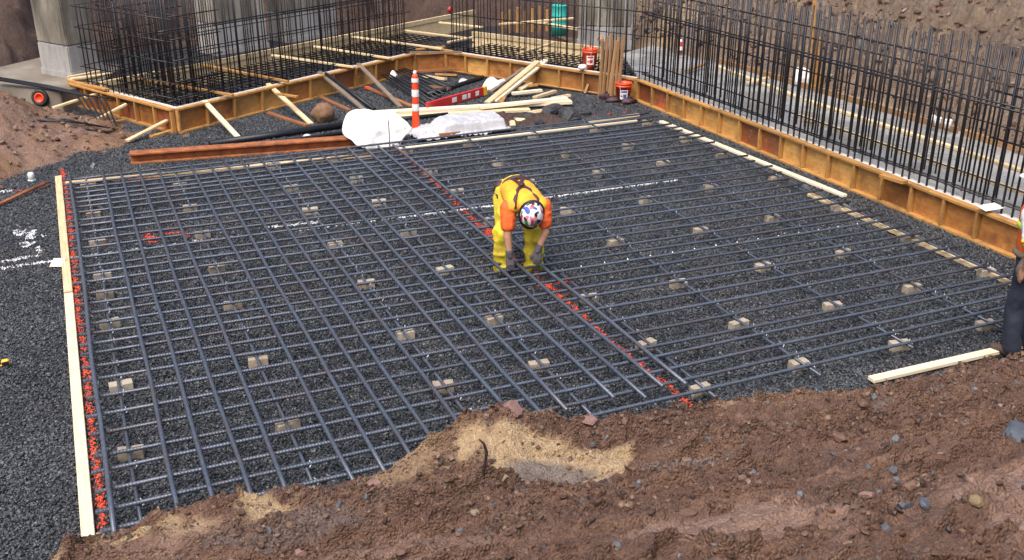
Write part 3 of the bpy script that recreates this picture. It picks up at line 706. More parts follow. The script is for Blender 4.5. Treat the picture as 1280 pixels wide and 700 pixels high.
for k, (a, b) in enumerate(SPR):
    z = .487 if k < 7 else .49
    board('spreader_board', g(*a, z), g(*b, z), .07, .036, 'form' if k in (0, 1) else 'fresh', None,
          'yellow spreader board laid across the long footing between its shutters' if k < 7 else 'yellow spreader board laid across the footing behind the lumber', 'board', 'spreaders across the long footing' if k < 7 else 'spreaders across the lumber side footing')
for k, (a, b) in enumerate([((345, 117), (372, 121)), ((420, 82), (446, 86)), ((470, 72), (492, 75)), ((520, 62), (556, 58)), ((526, 58), (566, 64))]):
    board('offcut', g(*a, .44), g(*b, .44), .07, .034, 'form', None, 'short orange offcut lying on top of the long formwork', 'board', 'offcuts on the formwork plate')
board('offcut', g(512, 65.5, .47), g(578, 65, .47), .06, .03, 'grey', None, 'grey lath bridging the inside corner of the formwork', 'board')

# ---- cages of upright bars
def cage(label, rows, hors, loc):
    t = thing('rebar_cage', label, 'rebar cage', loc)
    for a, b, sp, z0, z1, r, m in rows:
        a, b = V(*a, 0), V(*b, 0); l = np.linalg.norm(b - a)
        for k in range(int(l / sp) + 1):
            p = a + (b - a) * min(1, (k * sp + random.uniform(-.02, .02)) / l); dz = random.uniform(-.06, .05)
            q = p + V(random.uniform(-.014, .014), random.uniform(-.014, .014), 0)
            rod('upright_bar', p + V(0, 0, z0), q + V(0, 0, z1 + round(dz, 2)), r, m, t, n=6)
    for a, b, r in hors: rod('tie_bar', a, b, r, 'bard', t, n=6)
    return t
def along(a, b, z, e=.1):
    a, b = V(*a, z), V(*b, z); u = (b - a) / np.linalg.norm(b - a); return a - u * e, b + u * e
def off(p, n, d): return (p[0] + n[0] * d, p[1] + n[1] * d)
A1, B1 = off(off(P_C, N1, .2), U1, .12), off(P_D, N1, .2)
A2, B2 = off(off(P_C, N1, .62), U1, .3), off(P_D, N1, .62)
cage('long row of dark upright rebar standing inside the long formwork', [(A1, B1, .155, .25, 2.5, .011, 'bard'), (A2, off(B2, U1, .5), .21, .25, 2.45, .010, 'barw')],
     [along(A1, B1, .5) + (.011,), along(A1, B1, 1.66) + (.013,), along(A1, B1, 1.62) + (.011,), along(A2, B2, 1.2) + (.010,), along(A2, B2, .95) + (.010,)], V(*A1, 0))
R1, R2 = off(off(P_C, N1, 2.2), U1, .6), off(off(P_C, N1, 2.2), U1, 8.6)
cage('rear row of upright rebar along the yellow shutter', [(R1, R2, .3, .25, 1.9, .010, 'barw')], [along(R1, R2, .8) + (.01,), along(R1, R2, 1.15) + (.01,)], V(*R1, 0))
S1, S2 = off(off(P_C, U1, .2), N1, .15), off(off(P_C, U1, .2), N1, 2.75)
T1, T2 = off(S1, U1, .45), off(S2, U1, .45)
Q1, Q2 = off(S1, U1, .9), off(S2, U1, .9)
hz = []
for z in (.52, .78, 1.13, 1.48, 1.85, 2.2):
    hz += [along(S1, S2, z) + (.011,), along(T1, T2, z - .03) + (.011,)]
    for f in (0, .33, .66, 1): 
        p = V(*S1, z + .03) + (V(*S2, z + .03) - V(*S1, z + .03)) * f; hz.append((p, p + U1 * 1.05, .010))
cage('dense cage of dark rebar over the short formwork beside the pier', [(S1, S2, .15, .25, 2.5, .011, 'bard'), (T1, T2, .16, .25, 2.5, .011, 'bard'), (Q1, Q2, .22, .25, 2.45, .010, 'barw')], hz, V(*S1, 0))
C1, C2 = off(off(P_E, N3, .2), U3, .0), off(P_F, N3, .2)
D1, D2 = off(off(P_E, N3, .6), U3, -.3), off(P_F, N3, .6)
cage('row of dark upright rebar behind the lumber and orange bucket', [(C1, C2, .15, .25, 2.4, .011, 'bard'), (D1, D2, .2, .25, 2.35, .010, 'barw')],
     [along(C1, C2, .5) + (.011,), along(C1, C2, 1.62) + (.013,), along(D1, D2, 1.1) + (.01,)], V(*C1, 0))
E1, E2 = (9.99, 16.35), (10.03, 6.6)
G1, G2 = (10.34, 16.6), (10.36, 6.6)
hz = [along(E1, E2, z) + (r,) for z, r in ((.50, .013), (.53, .010), (1.61, .014), (1.655, .012), (2.04, .012))] + [along(G1, G2, z) + (.011,) for z in (.6, 1.3, 1.8)]
hz += [(V(10.05, 8.6, 1.78), V(10.05, 6.5, 1.74), .013), (V(10.08, 8.5, 1.22), V(10.08, 6.5, 1.2), .012)]
cage('long row of tall dark rebar rising beside the flooded slab', [(E1, E2, .150, .3, 2.33, .0145, 'bard'), (G1, G2, .135, .3, 2.28, .0125, 'bard'), ((10.62, 16.9), (10.62, 6.6), .21, .3, 2.1, .0115, 'barw')], hz, V(*E1, 0))
# ---- keyway strips and clutter on the slab
board('keyway_strip', (10.97, 13.1, .37), (10.95, 6.2, .37), .07, .04, 'fresh', None, 'pale timber strip set in the slab beside the tall bars', 'board')
for a, b, l in (((12.1, 17.1), (11.8, 14.1), 'rear timber strip on the slab near the ribbed pier'), ((11.78, 13.9), (11.78, 10.4), 'rear timber strip on the slab below the white sack'), ((11.76, 10.3), (11.7, 6.4), 'rear timber strip on the slab beside the white cups')):
    board('keyway_strip', (*a, .375), (*b, .375), .085, .045, 'fresh', None, l, 'board')
board('slab_edge_board', (12.42, 17.5, .40), (12.52, 11.2, .40), .05, .10, 'stake', None, 'weathered board edging the slab at the foot of the slope, far half', 'board')
board('slab_edge_board', (12.52, 11.1, .40), (12.5, 6, .40), .05, .10, 'stake', None, 'weathered board edging the slab at the foot of the slope, near half', 'board')
board('offcut', g(1005, 148, .40), g(1016, 151, .4), .08, .04, 'fresh', None, 'small offcut lying on the flooded slab', 'board')
board('offcut', g(935, 104, .42), g(960, 97, .45), .08, .04, 'fresh', None, 'tilted short board on the slab below the dark slope', 'board')
board('offcut', g(858, 88, .42), g(880, 80, .45), .08, .04, 'stake', None, 'brown short board on the slab near the ribbed pier', 'board')
for k, (a, b) in enumerate([((1014, 108), (1007, 10)), ((1019, 110), (1013, 38)), ((1024, 108), (1018, 55))]):
    p = g(*a, .36); d = g(*b, .36); q = p + V(0, 0, (1.55, 1.15, .9)[k]) + RGT * (-.12)
    board('wooden_stake', p, q, .06, .04, 'form', None, 'yellow stake leaning upright beside the white sack on the slab', 'stake', 'yellow stakes by the sack')

# ================================================================== BRACES, LUMBER, STEEL
def lean(px0, z0, px1, z1, m, label, w=.089, t=.038, name='brace_board', group=None, roll=0.):
    return board(name, g(*px0, z0), g(*px1, z1), w, t, m, None, label, 'board', group, roll)
lean((255, 126), .43, (298, 172), .02, 'pale', 'pale brace leaning on the long formwork near its outer corner')
lean((335, 105), .43, (389, 155), .02, 'fresh', 'pale brace leaning on the long formwork behind the clay lump')
lean((399, 90), .43, (456, 138), .02, 'grey', 'grey brace leaning on the long formwork beside a black bar')
rod('steel_bar', g(407, 92, .43), g(468, 137, .03), .035, 'steel', None, 'black steel bar leaning on the formwork beside a grey brace', 'steel bar')
lean((448, 80), .43, (501, 134), .02, 'grey', 'dark grey brace leaning where the black bars fan out')
lean((335, 141), .03, (384, 157), .03, 'rustwood', 'reddish board on gravel pointing at the clay lump')
lean((398, 120), .03, (437, 138), .03, 'rustwood', 'reddish board on gravel between two leaning braces')
o = lean((458, 109), .05, (515, 133), .04, 'rustwood', 'reddish round edged timber with an orange painted end')
e = g(458, 109, .05); d = g(515, 133, .04) - e; d /= np.linalg.norm(d)
board('painted_end', e - d * .01, e + d * .16, .094, .044, 'orange_p', o)
lean((158, 130), .30, (107, 157), .04, 'fresh', 'pale brace at the short formwork, near the bent bars', .07)
lean((218, 146), .20, (159, 176), .06, 'fresh', 'yellow brace from the formwork corner down to the soil heap')
lean((128, 115), .34, (66, 135), .22, 'fresh', 'yellow brace at the short formwork beside the orange hub', .07)
lean((140, 153), .03, (160, 149), .03, 'form', 'orange offcut on gravel at the foot of the short formwork')
lean((188, 171), .03, (216, 163), .03, 'form', 'orange offcut on gravel at the formwork corner')
lean((86, 101), .43, (134, 112), .47, 'form', 'orange board on top of the short formwork beside the pier')
lean((88, 99), .46, (140, 92), .46, 'fresh', 'pale board laid across the end of the short footing')
# cut lumber heap
lean((457, 142), .05, (714, 127), .09, 'pale', 'longest pale plank lying across the lumber heap', .18, .06, 'plank')
lean((470, 147), .03, (662, 137), .05, 'fresh', 'pale plank half under the longest plank', .16, .05, 'plank')
lean((600, 134), .12, (709, 123), .14, 'pale', 'pale plank on top of the longest plank', .15, .05, 'plank')
lean((617, 127), .02, (684, 74), .45, 'pale', 'white pine board leaning from the heap onto the formwork', .14, .05, 'plank')
lean((609, 129), .02, (672, 77), .45, 'fresh', 'yellow board leaning onto the formwork beside a white pine one', .13, .05, 'plank')
lean((613, 115), .02, (677, 69), .47, 'grey', 'grey weathered board leaning onto the formwork', .08, .035, 'plank')
SCR = [((640, 117), (677, 113), 'pale'), ((650, 112), (663, 104), 'fresh'), ((668, 122), (694, 114), 'fresh'), ((661, 141), (678, 138), 'fresh'), ((642, 150), (655, 151), 'fresh'), ((683, 131), (689, 140), 'form'), ((626, 128), (632, 116), 'form'), ((655, 108), (672, 106), 'form'), ((690, 123), (712, 119), 'fresh'), ((530, 95), (557, 99), 'fresh'), ((545, 93), (572, 94), 'form'), ((538, 108), (562, 111), 'rustwood'), ((516, 90), (580, 86), 'rustwood'), ((640, 152), (641, 158), 'fresh')]
for k, (a, b, m) in enumerate(SCR):
    z = .04 + .05 * (k in (0, 1, 2, 7, 8))
    if k in (9, 10, 11, 12): lab, gr = ('yellow stick', 'orange offcut', 'reddish stick', 'long reddish lath')[k - 9] + ' on gravel near the inside corner of the formwork', None
    else: lab, gr = 'short cut end of lumber lying in the heap of planks', 'cut ends in the lumber heap'
    board('lumber_offcut', g(*a, z), g(*b, z + .02), .10, .05, m, None, lab, 'board', gr, random.uniform(-.3, .3))
# rusty I-beam
t = thing('steel_beam', 'long rusty steel beam lying behind the rebar tips', 'steel beam', g(165, 205))
a, b = g(164, 204), g(446, 183); up = (0, 0, 1)
for z, w, h, nm in ((.016, .20, .03, 'flange'), (.155, .20, .03, 'flange')): board(nm, a + V(0, 0, z), b + V(0, 0, z), w, h, 'rust', t)
board('web', a + V(0, 0, .0855), b + V(0, 0, .0855), .02, .108, 'rust', t)
for (p, q, r, lab) in [((262, 180), (432, 156), .06, 'black steel bar behind the rusty beam, passing the clay lump'), ((275, 187), (440, 165), .035, 'thinner black steel bar lying against the rusty beam'),
                       ((533, 119), (603, 97), .05, 'black pipe on gravel pointing at the white plastic scraps'), ((470, 152), (560, 143), .04, 'black pipe under the pale planks behind the post')]:
    rod('steel_bar', g(*p, r), g(*q, r), r, 'steel', None, lab, 'steel bar', n=10)
for k in range(9):
    p = g(478 + k * 3.4, 100 - k * 1.1, .06 + .03 * (k % 3)); q = g(533 + k * 4.5, 132 - k * 3, .03 + .03 * (k % 3))
    rod('rebar_offcut', p + V(0, 0, .10), q, .018, 'steel', None, 'black bar in the fanned bundle by the traffic post', 'steel bar', 'fanned bundle of black bars')
# bent bars over the soil heap
for k in range(6):
    p, q, r = g(-6, 96 + k * .7, .5), g(60, 107 + k * .6, .42), g(100, 116 + k * .5, .40)
    e = g(96 + k * 7, 120 + k * .3, .38); f = g(122 + k * 5, 158 + k * .8, .06); h = g(30 + k * 3, 146 + k * .8, .40)
    o = tube('bent_bar', [p, q, r, e, (e + f) / 2, f, (f + h) / 2 + V(0, 0, .05), h], .016, 'steel', None, 6)
    prop(o, 'bent dark bar looped over the soil heap by the short formwork', 'steel bar', 'bent bars on the soil heap')
for k in range(3):
    o = tube('bent_bar', [g(30, 145 + k * 2, .36), g(85, 154 + k * 2, .24), g(146, 166 + k, .06)], .018, 'steel', None, 6)
    prop(o, 'straight dark bar resting on the soil heap below the orange hub', 'steel bar', 'straight bars on the soil heap')
# reel with orange hub
c = g(53, 137, .02) + V(0, 0, .22); ax = Vector((-FH[0], -FH[1], .15)).normalized(); mw = ax.to_track_quat('Z', 'Y').to_matrix().to_4x4(); mw.translation = Vector(c)
t = thing('barrow_wheel', 'black wheel with an orange hub leaning beside the pier footing', 'wheel', c)
lathe('tyre', [(k * .72, z) for k, z in ((.13, -.045), (.19, -.05), (.215, -.02), (.215, .02), (.19, .05), (.13, .045), (.13, -.045))], 'black', t, mw=mw)
lathe('hub', [(k * .72, z) for k, z in ((0, -.03), (.128, -.03), (.128, .05), (.10, .06), (.085, .015), (.03, .01), (0, .012))], 'bucket', t, mw=mw)
def facet(name, rad, m, seed, mw, parent=None):
    rg = np.random.default_rng(seed); bm = bmesh.new(); bmesh.ops.create_icosphere(bm, subdivisions=4, radius=1); co = np.array([v.co for v in bm.verts])
    for k in range(16):
        n = rg.normal(size=3); n /= np.linalg.norm(n); d = rg.uniform(.55, .85); q = co @ n; co = co - np.clip(q - d, 0, 9)[:, None] * n
    co = co * (1 + .05 * vn(co[:, 0] * 4, co[:, 1] * 4, co[:, 2] * 9, seed) + .03 * vn(co[:, 0] * 11, co[:, 1] * 11, co[:, 2] * 22, seed))[:, None] * np.array(rad)
    for v, p in zip(bm.verts, co): v.co = p
    return put(bpy.data.objects.new(name, bm_done(bm, name, MT[m])), mw, parent)
# rock, chunks
o = lump('clay_lump', g(405, 152) + V(0, .0, .15), (.20, .19, .18), 'dirtball', 3, amp=.16); prop(o, 'round brown clay lump on gravel beside a leaning brace', 'clod')
for k, (x, y, r) in enumerate([(690, 143, .22), (712, 150, .25), (727, 143, .17), (674, 157, .13), (700, 160, .15), (662, 148, .12), (640, 163, .1)]):
    o = facet('asphalt_chunk', (r * 1.2, r * .9, r * .6), 'asphalt', 20 + k, Matrix.Translation(Vector(g(x, y) + V(0, 0, r * .3))) @ Matrix.Rotation(k * 1.3, 4, 'Z'))
    prop(o, 'dark broken chunk of rubble beside the lumber heap', 'rubble', 'dark rubble chunks')
o = grid('spoil_patch', np.linspace(6.3, 8.6, 130), np.linspace(14.95, 17.2, 130), lambda X, Y: -.03 + .08 * spot(X, Y, 7.35, 15.95, .85, .42, -.35, seed=77) * (1 + .35 * fbm(X * 4, Y * 4, 5, 78, .65) + .5 * np.clip(.6 - worley(X * 9, Y * 9, 79)[0], 0, 1)) + .02 * spot(X, Y, 8.3, 16.1, .25, .2, seed=79), 'darkbank', zero); prop(o, kind='structure')
# wooden stakes bundle and the loose one
for k in range(9):
    q = V(*P_E, 0) + (V(*P_F, 0) - V(*P_E, 0)) * (.845 + .0125 * k); b0 = q - N3 * (.21 + .03 * (k % 3)); tp = q - N3 * (.125 + .03 * (k % 3)) + V(0, 0, 1.05 + .06 * ((k * 5) % 4)) + U3 * random.uniform(-.06, .06)
    board('wooden_stake', b0, tp, .05, .035, 'stake', None, 'brown stake in the upright bundle between the two orange buckets', 'stake', 'bundle of upright stakes', random.uniform(-.4, .4))
lean((731, 117), .02, (742, 86), .40, 'stake', 'single brown stake leaning against the stake bundle', .05, .035, 'wooden_stake')
# buckets
def bucket(px, z, label, rz):
    c = g(*px, z) if len(px) == 2 else px; t = thing('bucket', label, 'bucket', c)
    lathe('pail', [(0, 0.004), (.118, .004), (.124, 0), (.146, .30), (.156, .30), (.156, .318), (.15, .32), (.15, .345), (.158, .347), (.158, .37), (.148, .372), (.142, .30), (.118, .02), (0, .02)], 'bucket', t, c, 28)
    pts = [c + V(math.cos(a + rz) * .162 if 0 else .162 * math.cos(a) * math.cos(rz), .162 * math.cos(a) * math.sin(rz), .335 - .13 * math.sin(a)) + V(-math.sin(rz) * .0, 0, 0) + V(-FH[0], -FH[1], 0) * .10 * math.sin(a) for a in np.linspace(0, math.pi, 13)]
    tube('bail', pts, .004, 'wire', t, 5)
    # printed label wrapped on the side facing away from the formwork
    vs, fs = [], []; a0 = math.atan2(-FH[1], -FH[0]); n = 8
    for i in range(n + 1):
        for zz in (.07, .25):
            r = .124 + .022 * zz / .30 + .002; a = a0 + (-.55 + 1.1 * i / n); vs.append((r * math.cos(a), r * math.sin(a), zz))
    for i in range(n): fs.append((2 * i, 2 * i + 2, 2 * i + 3, 2 * i + 1))
    lb = mk('paper_label', vs, fs, MT['white_p'], t, Matrix.Translation(Vector(c)), True)
    vs, fs = [], []
    for j, (za, zb, w0, w1) in enumerate([(.20, .235, -.4, .4), (.10, .17, -.1, .35), (.12, .15, -.42, -.18)]):
        for i in range(5):
            for zz in (za, zb):
                r = .124 + .022 * zz / .30 + .0035; a = a0 + w0 + (w1 - w0) * i / 4; vs.append((r * math.cos(a), r * math.sin(a), zz))
        for i in range(4): q = j * 10 + 2 * i; fs.append((q, q + 2, q + 3, q + 1))
    mk('label_print', vs, fs, MT['blue' if z == 0 else 'red'], lb, Matrix.Translation(Vector(c)), True)
bucket(V(*P_F, 0) - U3 * .16 - N3 * .28, .0, 'orange bucket on gravel at the foot of the stake bundle', .6)
bucket((737, 84), .44, 'orange bucket standing on top of the formwork', 1.2)
o = lump('white_cup', g(728, 84, .50), (.09, .08, .06), 'white_p', 5, amp=.15, sub=2); prop(o, 'crumpled white cup beside the bucket on the formwork', 'cup')
def pouch(name, px, sz, ang, m, label, cat, seed, group=None, z=.0):
    c = g(*px, z); t = thing(name, label, cat, c, group); mw = Matrix.Translation(Vector(c) + Vector((0, 0, sz[2] * .7))) @ Matrix.Rotation(ang, 4, 'Z')
    lump('body', c, sz, m, seed, t, 3, .28, 2.6, mw)
    a = Vector((math.cos(ang), math.sin(ang), 0)) * sz[0]
    tube('strap', [Vector(c) - a * .6 + Vector((0, 0, sz[2] * 1.3)), Vector(c) + Vector((0, 0, sz[2] * 2.1)), Vector(c) + a * .6 + Vector((0, 0, sz[2] * 1.3))], .012, m, t, 6)
for k, (px, sz, an) in enumerate([((757, 124), (.14, .10, .07), .3), ((766, 128), (.15, .09, .065), -.4), ((786, 130), (.15, .10, .07), .1)]):
    pouch('tool_pouch', px, sz, an, 'maroon', ('dark maroon tool pouch under the stake bundle', 'maroon tool pouch lying in front of the stake bundle', 'maroon tool pouch in front of the orange bucket on gravel')[k], 'pouch', 40 + k)
# traffic post
c = g(520, 166); tl = Vector((.02, .0, 1)).normalized(); mw = Matrix.Translation(Vector(c)) @ tl.to_track_quat('Z', 'Y').to_matrix().to_4x4()
t = thing('traffic_post', 'orange and white tubular traffic post with black base', 'traffic post', c)
lathe('base', [(0, 0), (.20, 0), (.20, .03), (.12, .06), (.08, .06), (.06, .08), (0, .08)], 'black', t, c, 8)
lathe('tube', [(.07, .06), (.062, .2), (.056, .5), (.054, .92), (.05, .97), (.03, 1.0), (.0, 1.0)], 'bucket', t, mw=mw)
for z0, z1 in ((.38, .50), (.62, .74), (.86, .93)): lathe('reflective_band', [(.062, z0), (.0625, z0 + .004), (.060, z1 - .004), (.059, z1)], 'white_p', t, mw=mw)
lathe('top_loop', [(.02, .99), (.03, 1.0), (.03, 1.04), (.015, 1.05), (0, 1.05)], 'white_p', t, mw=mw, n=12)
# red box-section level
a, b = g(533, 134, .10), g(604, 114, .11)
t = thing('box_level', 'long red box section level with yellow end behind the planks', 'level', g(568, 124))
board('rail', a, b, .05, .17, 'red', t, roll=.0, bev=.008)
d = (b - a) / np.linalg.norm(b - a); board('end_cap', b - d * .02, b + d * .10, .056, .178, 'yellow', t, bev=.01)
up = np.cross(d, np.cross(V(0, 0, 1), d)); fn = np.cross(d, V(0, 0, 1)); fn = fn / np.linalg.norm(fn)
for f, w in ((.42, .13), (.60, .12), (.70, .07), (.84, .10)):
    p = a + (b - a) * f + fn * .0275; board('vial_window', p, p + d * w, .006, .09, 'white_p', t, bev=.002)

def pillow(name, px, p0, n, bulge, amp, m, seed, rings=16, parent=None, fr=6., thick=.03):
    """closed bulging sheet: outline taken from the picture onto the plane through p0 with normal n"""
    n = V(*n); n /= np.linalg.norm(n); out = []
    for x, y in px:
        d = FWD * F + RGT * (x - CX) + UPV * (CY - y); out.append(V(0, 0, H) + d * ((V(*p0) - V(0, 0, H)) @ n) / (d @ n))
    out = np.array(out); k = len(out); res = []
    for i in range(k):                                     # resample smoothly
        for f in (0, .25, .5, .75):
            p_, a_, b_, c_ = out[i - 1], out[i], out[(i + 1) % k], out[(i + 2) % k]
            res.append(.5 * (2 * a_ + (b_ - p_) * f + (2 * p_ - 5 * a_ + 4 * b_ - c_) * f ** 2 + (3 * a_ - p_ - 3 * b_ + c_) * f ** 3))
    res = np.array(res); c = res.mean(0); K = len(res); vs = []; fs = []
    for s_ in (1, -1):
        for r in range(rings + 1):
            q = r / rings; p = c + (res - c) * q
            nz = vn(p[:, 0] * fr, p[:, 1] * fr, p[:, 2] * fr, seed) + .5 * vn(p[:, 0] * fr * 2.4, p[:, 1] * fr * 2.4, p[:, 2] * fr * 2.4, seed + 1)
            hgt = (bulge if s_ > 0 else .2 * bulge) * math.sqrt(max(0, 1 - q ** 3)) * s_ + s_ * thick * .5 * (q < 1) + amp * (1.2 * np.abs(nz) - .4) * (1 if s_ > 0 else .6)
            vs.extend(p + n * np.asarray(hgt)[:, None])
    for s_ in (0, 1):
        o_ = s_ * (rings + 1) * K
        for r in range(rings):
            for i in range(K):
                f = (o_ + r * K + i, o_ + r * K + (i + 1) % K, o_ + (r + 1) * K + (i + 1) % K, o_ + (r + 1) * K + i); fs.append(f if s_ else f[::-1])
    for i in range(K):
        a_, b_ = rings * K + i, rings * K + (i + 1) % K; o_ = (rings + 1) * K; fs.append((a_, b_, b_ + o_, a_ + o_))
    return mk(name, vs, fs, MT[m], parent, smooth=True)
o = pillow('plastic_sheet', [(430, 150), (437, 139), (455, 136), (475, 140), (492, 139), (502, 147), (515, 161), (505, 172), (497, 183), (478, 187), (458, 187), (446, 182), (440, 176), (428, 166)], g(470, 187), (0, -.75, .66), .03, .055, 'sheet', 4, fr=3.6, rings=30, thick=.012)
prop(o, 'big bulging white plastic sheet propped up behind the rebar tips', 'plastic sheet')
rod('marker_rod', g(487, 187) + V(0, -.02, 0), g(487, 187) + V(0, -.02, .48), .008, 'twig', None, 'thin dark rod standing before the white plastic sheet', 'rod')
o = pillow('plastic_scrap', [(603, 112), (608, 99), (616, 97), (622, 102), (632, 101), (637, 106), (630, 111), (618, 113)], g(612, 114), (0, -.6, .8), .05, .05, 'white_p', 6); prop(o, 'white torn plastic scrap behind the red level', 'plastic scrap')
o = pillow('plastic_scrap', [(573, 104), (577, 99), (584, 101), (583, 106), (577, 109)], g(577, 108), (0, -.4, .9), .04, .02, 'white_p', 7); prop(o, 'small white plastic scrap between black pipe and red level', 'plastic scrap')
o = pillow('plastic_scrap', [(487, 96), (490, 89), (495, 93), (497, 97)], g(490, 98, .1), (0, -.6, .8), .04, .02, 'white_p', 8); prop(o, 'white plastic scrap on the fanned black bars', 'plastic scrap')
for k, (x, y) in enumerate([(430, 176), (405, 178), (383, 170)]):
    o = lump('paper_scrap', g(x, y, .02), (.07, .05, .03), 'white_p', 60 + k, amp=.4, sub=2); prop(o, 'small white paper scrap near the rusty beam', 'scrap', 'paper scraps by the beam')
# wrapped stack of boards
c = V(6.08, 15.62, 0); t = thing('wrapped_stack', 'stack of boards under grey white plastic film', 'board stack', c)
for j in range(4):
    for z in (0, 1): board('plank', c + V(-.62, -.25 + j * .165, .035 + .055 * z), c + V(.62, -.25 + j * .165 + .03, .035 + .055 * z), .15, .045, 'rustwood', t)
X, Y = np.meshgrid(np.linspace(-1.0, .66, 90), np.linspace(-.42, .42, 50))
ins = sstep(0, .07, .62 - X) * sstep(-.95, -.25, X + .02 * fbm(X * 6, Y * 6, 3, 5)) * sstep(0, .06, .34 - np.abs(Y))
Z = .04 + .22 * ins + .02 * fbm(X * 7, Y * 5, 4, 51) + .03 * (1 - ins) * fbm(X * 11, Y * 11, 3, 52, .5, True)
Z = np.maximum(Z, .012 + .03 * (fbm(X * 9, Y * 9, 2, 53) > .1)); Z = np.where(X > .3, np.maximum(Z, .09), Z)
idx = np.arange(X.size).reshape(X.shape); f = np.stack([idx[:-1, :-1], idx[:-1, 1:], idx[1:, 1:], idx[1:, :-1]], -1).reshape(-1, 4)
mk('film_cover', np.stack([X, Y, Z], -1).reshape(-1, 3), f, MT['film'], t, Matrix.Translation(Vector(c)) @ Matrix.Rotation(-.03, 4, 'Z'), True)
# small things
rod('marker_stake', g(-8, 258, .05), g(60, 227.5, .07), .022, 'rust', None, 'rusty orange stake lying on gravel outside the left board', 'stake')
t = thing('survey_marker', 'small white cap standing on gravel beside the soil heap', 'cap', g(40, 226))
lathe('body', [(0, 0), (.045, 0), (.045, .10), (.035, .125), (0, .13)], 'white_p', t, g(40, 226), 14); lathe('collar', [(.05, .0), (.055, .0), (.055, .02), (.047, .02)], 'white_paint', t, g(40, 226), 14)
a = g(72, 328, .05); board('paper_card', a + RGT * -.07, a + RGT * .07, .15, .006, 'white_p', None, 'white square card tucked beside the left board', 'card', roll=.25, up=(.3, -.2, 1))
t = thing('tape_measure', 'yellow and black tape measure on gravel left of the board', 'tape measure', g(7, 461))
c = g(8, 459); board('case', c + V(-.035, 0, .045), c + V(.035, .01, .045), .04, .07, 'yellow', t, bev=.014); board('grip', c + V(-.03, -.022, .045), c + V(.03, -.012, .045), .008, .04, 'black', t); board('blade', c + V(-.15, .005, .026), c + V(-.03, .0, .026), .02, .003, 'yellow', t, bev=0)
a = g(1241, 259, .47); board('paper_card', a - RGT * .16 - FH * .05, a + RGT * .14 + FH * .08, .15, .006, 'white_p', None, 'white card lying on top of the longest formwork', 'card', roll=.15)
rod('form_pin', g(1130, 262), g(1130, 262) + V(0, 0, .28), .008, 'rust', None, 'rusty pin standing in front of the longest formwork', 'pin')
board('offcut', g(1102, 219, .45), g(1132, 228, .45), .11, .045, 'form', None, 'orange block lying on top of the longest formwork', 'board')
for k, (a, b) in enumerate([((994, 106), (1012, 84))]):
    o = pillow('white_sack', [(992, 104), (993, 87), (1000, 84), (1010, 87), (1012, 96), (1010, 108), (1001, 107)], g(1001, 107, .36), (-.3, -.9, .3), .12, .03, 'white_p', 12); prop(o, 'white sack standing on the slab beside yellow stakes', 'sack')
for k, (x, y) in enumerate([(1163, 154), (1171, 157), (1184, 160)]):
    t = thing('paper_cup', 'white paper cup at the foot of the slope behind the bars', 'cup', g(x, y, .45), 'paper cups by the slope'); lathe('cup', [(0, 0), (.04, 0), (.055, .12), (.05, .12), (.036, .01), (0, .01)], 'white_p', t, g(x, y, .45), 12); lathe('lid', [(.058, .118), (.058, .13), (.04, .14), (0, .14)], 'white_p', t, g(x, y, .45), 12)
o = pillow('plastic_bag', [(1270, 178), (1274, 170), (1283, 172), (1284, 180), (1276, 183)], g(1276, 182, .36), (-.3, -.7, .6), .06, .03, 'film', 13); prop(o, 'pale plastic bag on the slab near the white card', 'bag')
# timber and pole behind the far footing
for k in range(7):
    x = 628 + k * 9.5; p = g(x, 50 - k * .6, .05) + FH * .9; board('wall_stud', p, p + V(0, 0, .55 + .05 * (k % 3)), .06, .04, 'stake' if k % 2 else 'form', None, 'short upright timber behind the far rear shutter', 'board', 'upright timbers behind the shutter')
p, q = g(624, 38, .6) + FH * .9, g(720, 30, .6) + FH * .9
board('wall_rail', p, q, .09, .04, 'fresh', None, 'yellow rail nailed over short upright timbers', 'board')
board('wall_rail', g(668, 32, .5) + FH * .6, g(724, 40, .5) + FH * .4, .10, .05, 'fresh', None, 'yellow plank beside the teal tube behind the footing', 'board')
lean((742, 18), .9, (752, 52), .45, 'stake', 'brown board leaning by the ribbed pier', .08)
c = g(700, 48, .1) + FH * .5; t = thing('teal_drum', 'teal ribbed drum behind the far rear shutter', 'drum', c)
lathe('shell', [(0, 0), (.19, 0), (.19, .2), (.205, .22), (.19, .24), (.19, .46), (.205, .48), (.19, .50), (.19, .72), (.2, .74), (.17, .75), (0, .74)], 'teal', t, c); lathe('bung', [(0, .74), (.03, .74), (.03, .77), (0, .77)], 'black', t, c + V(.1, 0, 0), 10)
c = g(850, 66, .4); t = thing('water_bottle', 'red and white bottle standing at the foot of the dark slope', 'bottle', c); lathe('body', [(0, 0), (.05, 0), (.05, .18), (.03, .22), (.03, .24)], 'red', t, c, 14); lathe('cap', [(.034, .235), (.034, .28), (0, .285)], 'white_p', t, c, 12); lathe('wrap', [(.0515, .06), (.0515, .14)], 'white_p', t, c, 14)
for k in range(1):
    c = g(562 + 14 * k, 12 - 4 * k, .5); o = lump('red_bag', c, (.07, .06, .09), 'red', 90 + k, amp=.2, sub=2); prop(o, ('red bag hanging behind the rear shutter', 'second red bag past the first behind the rear shutter')[k], 'bag')
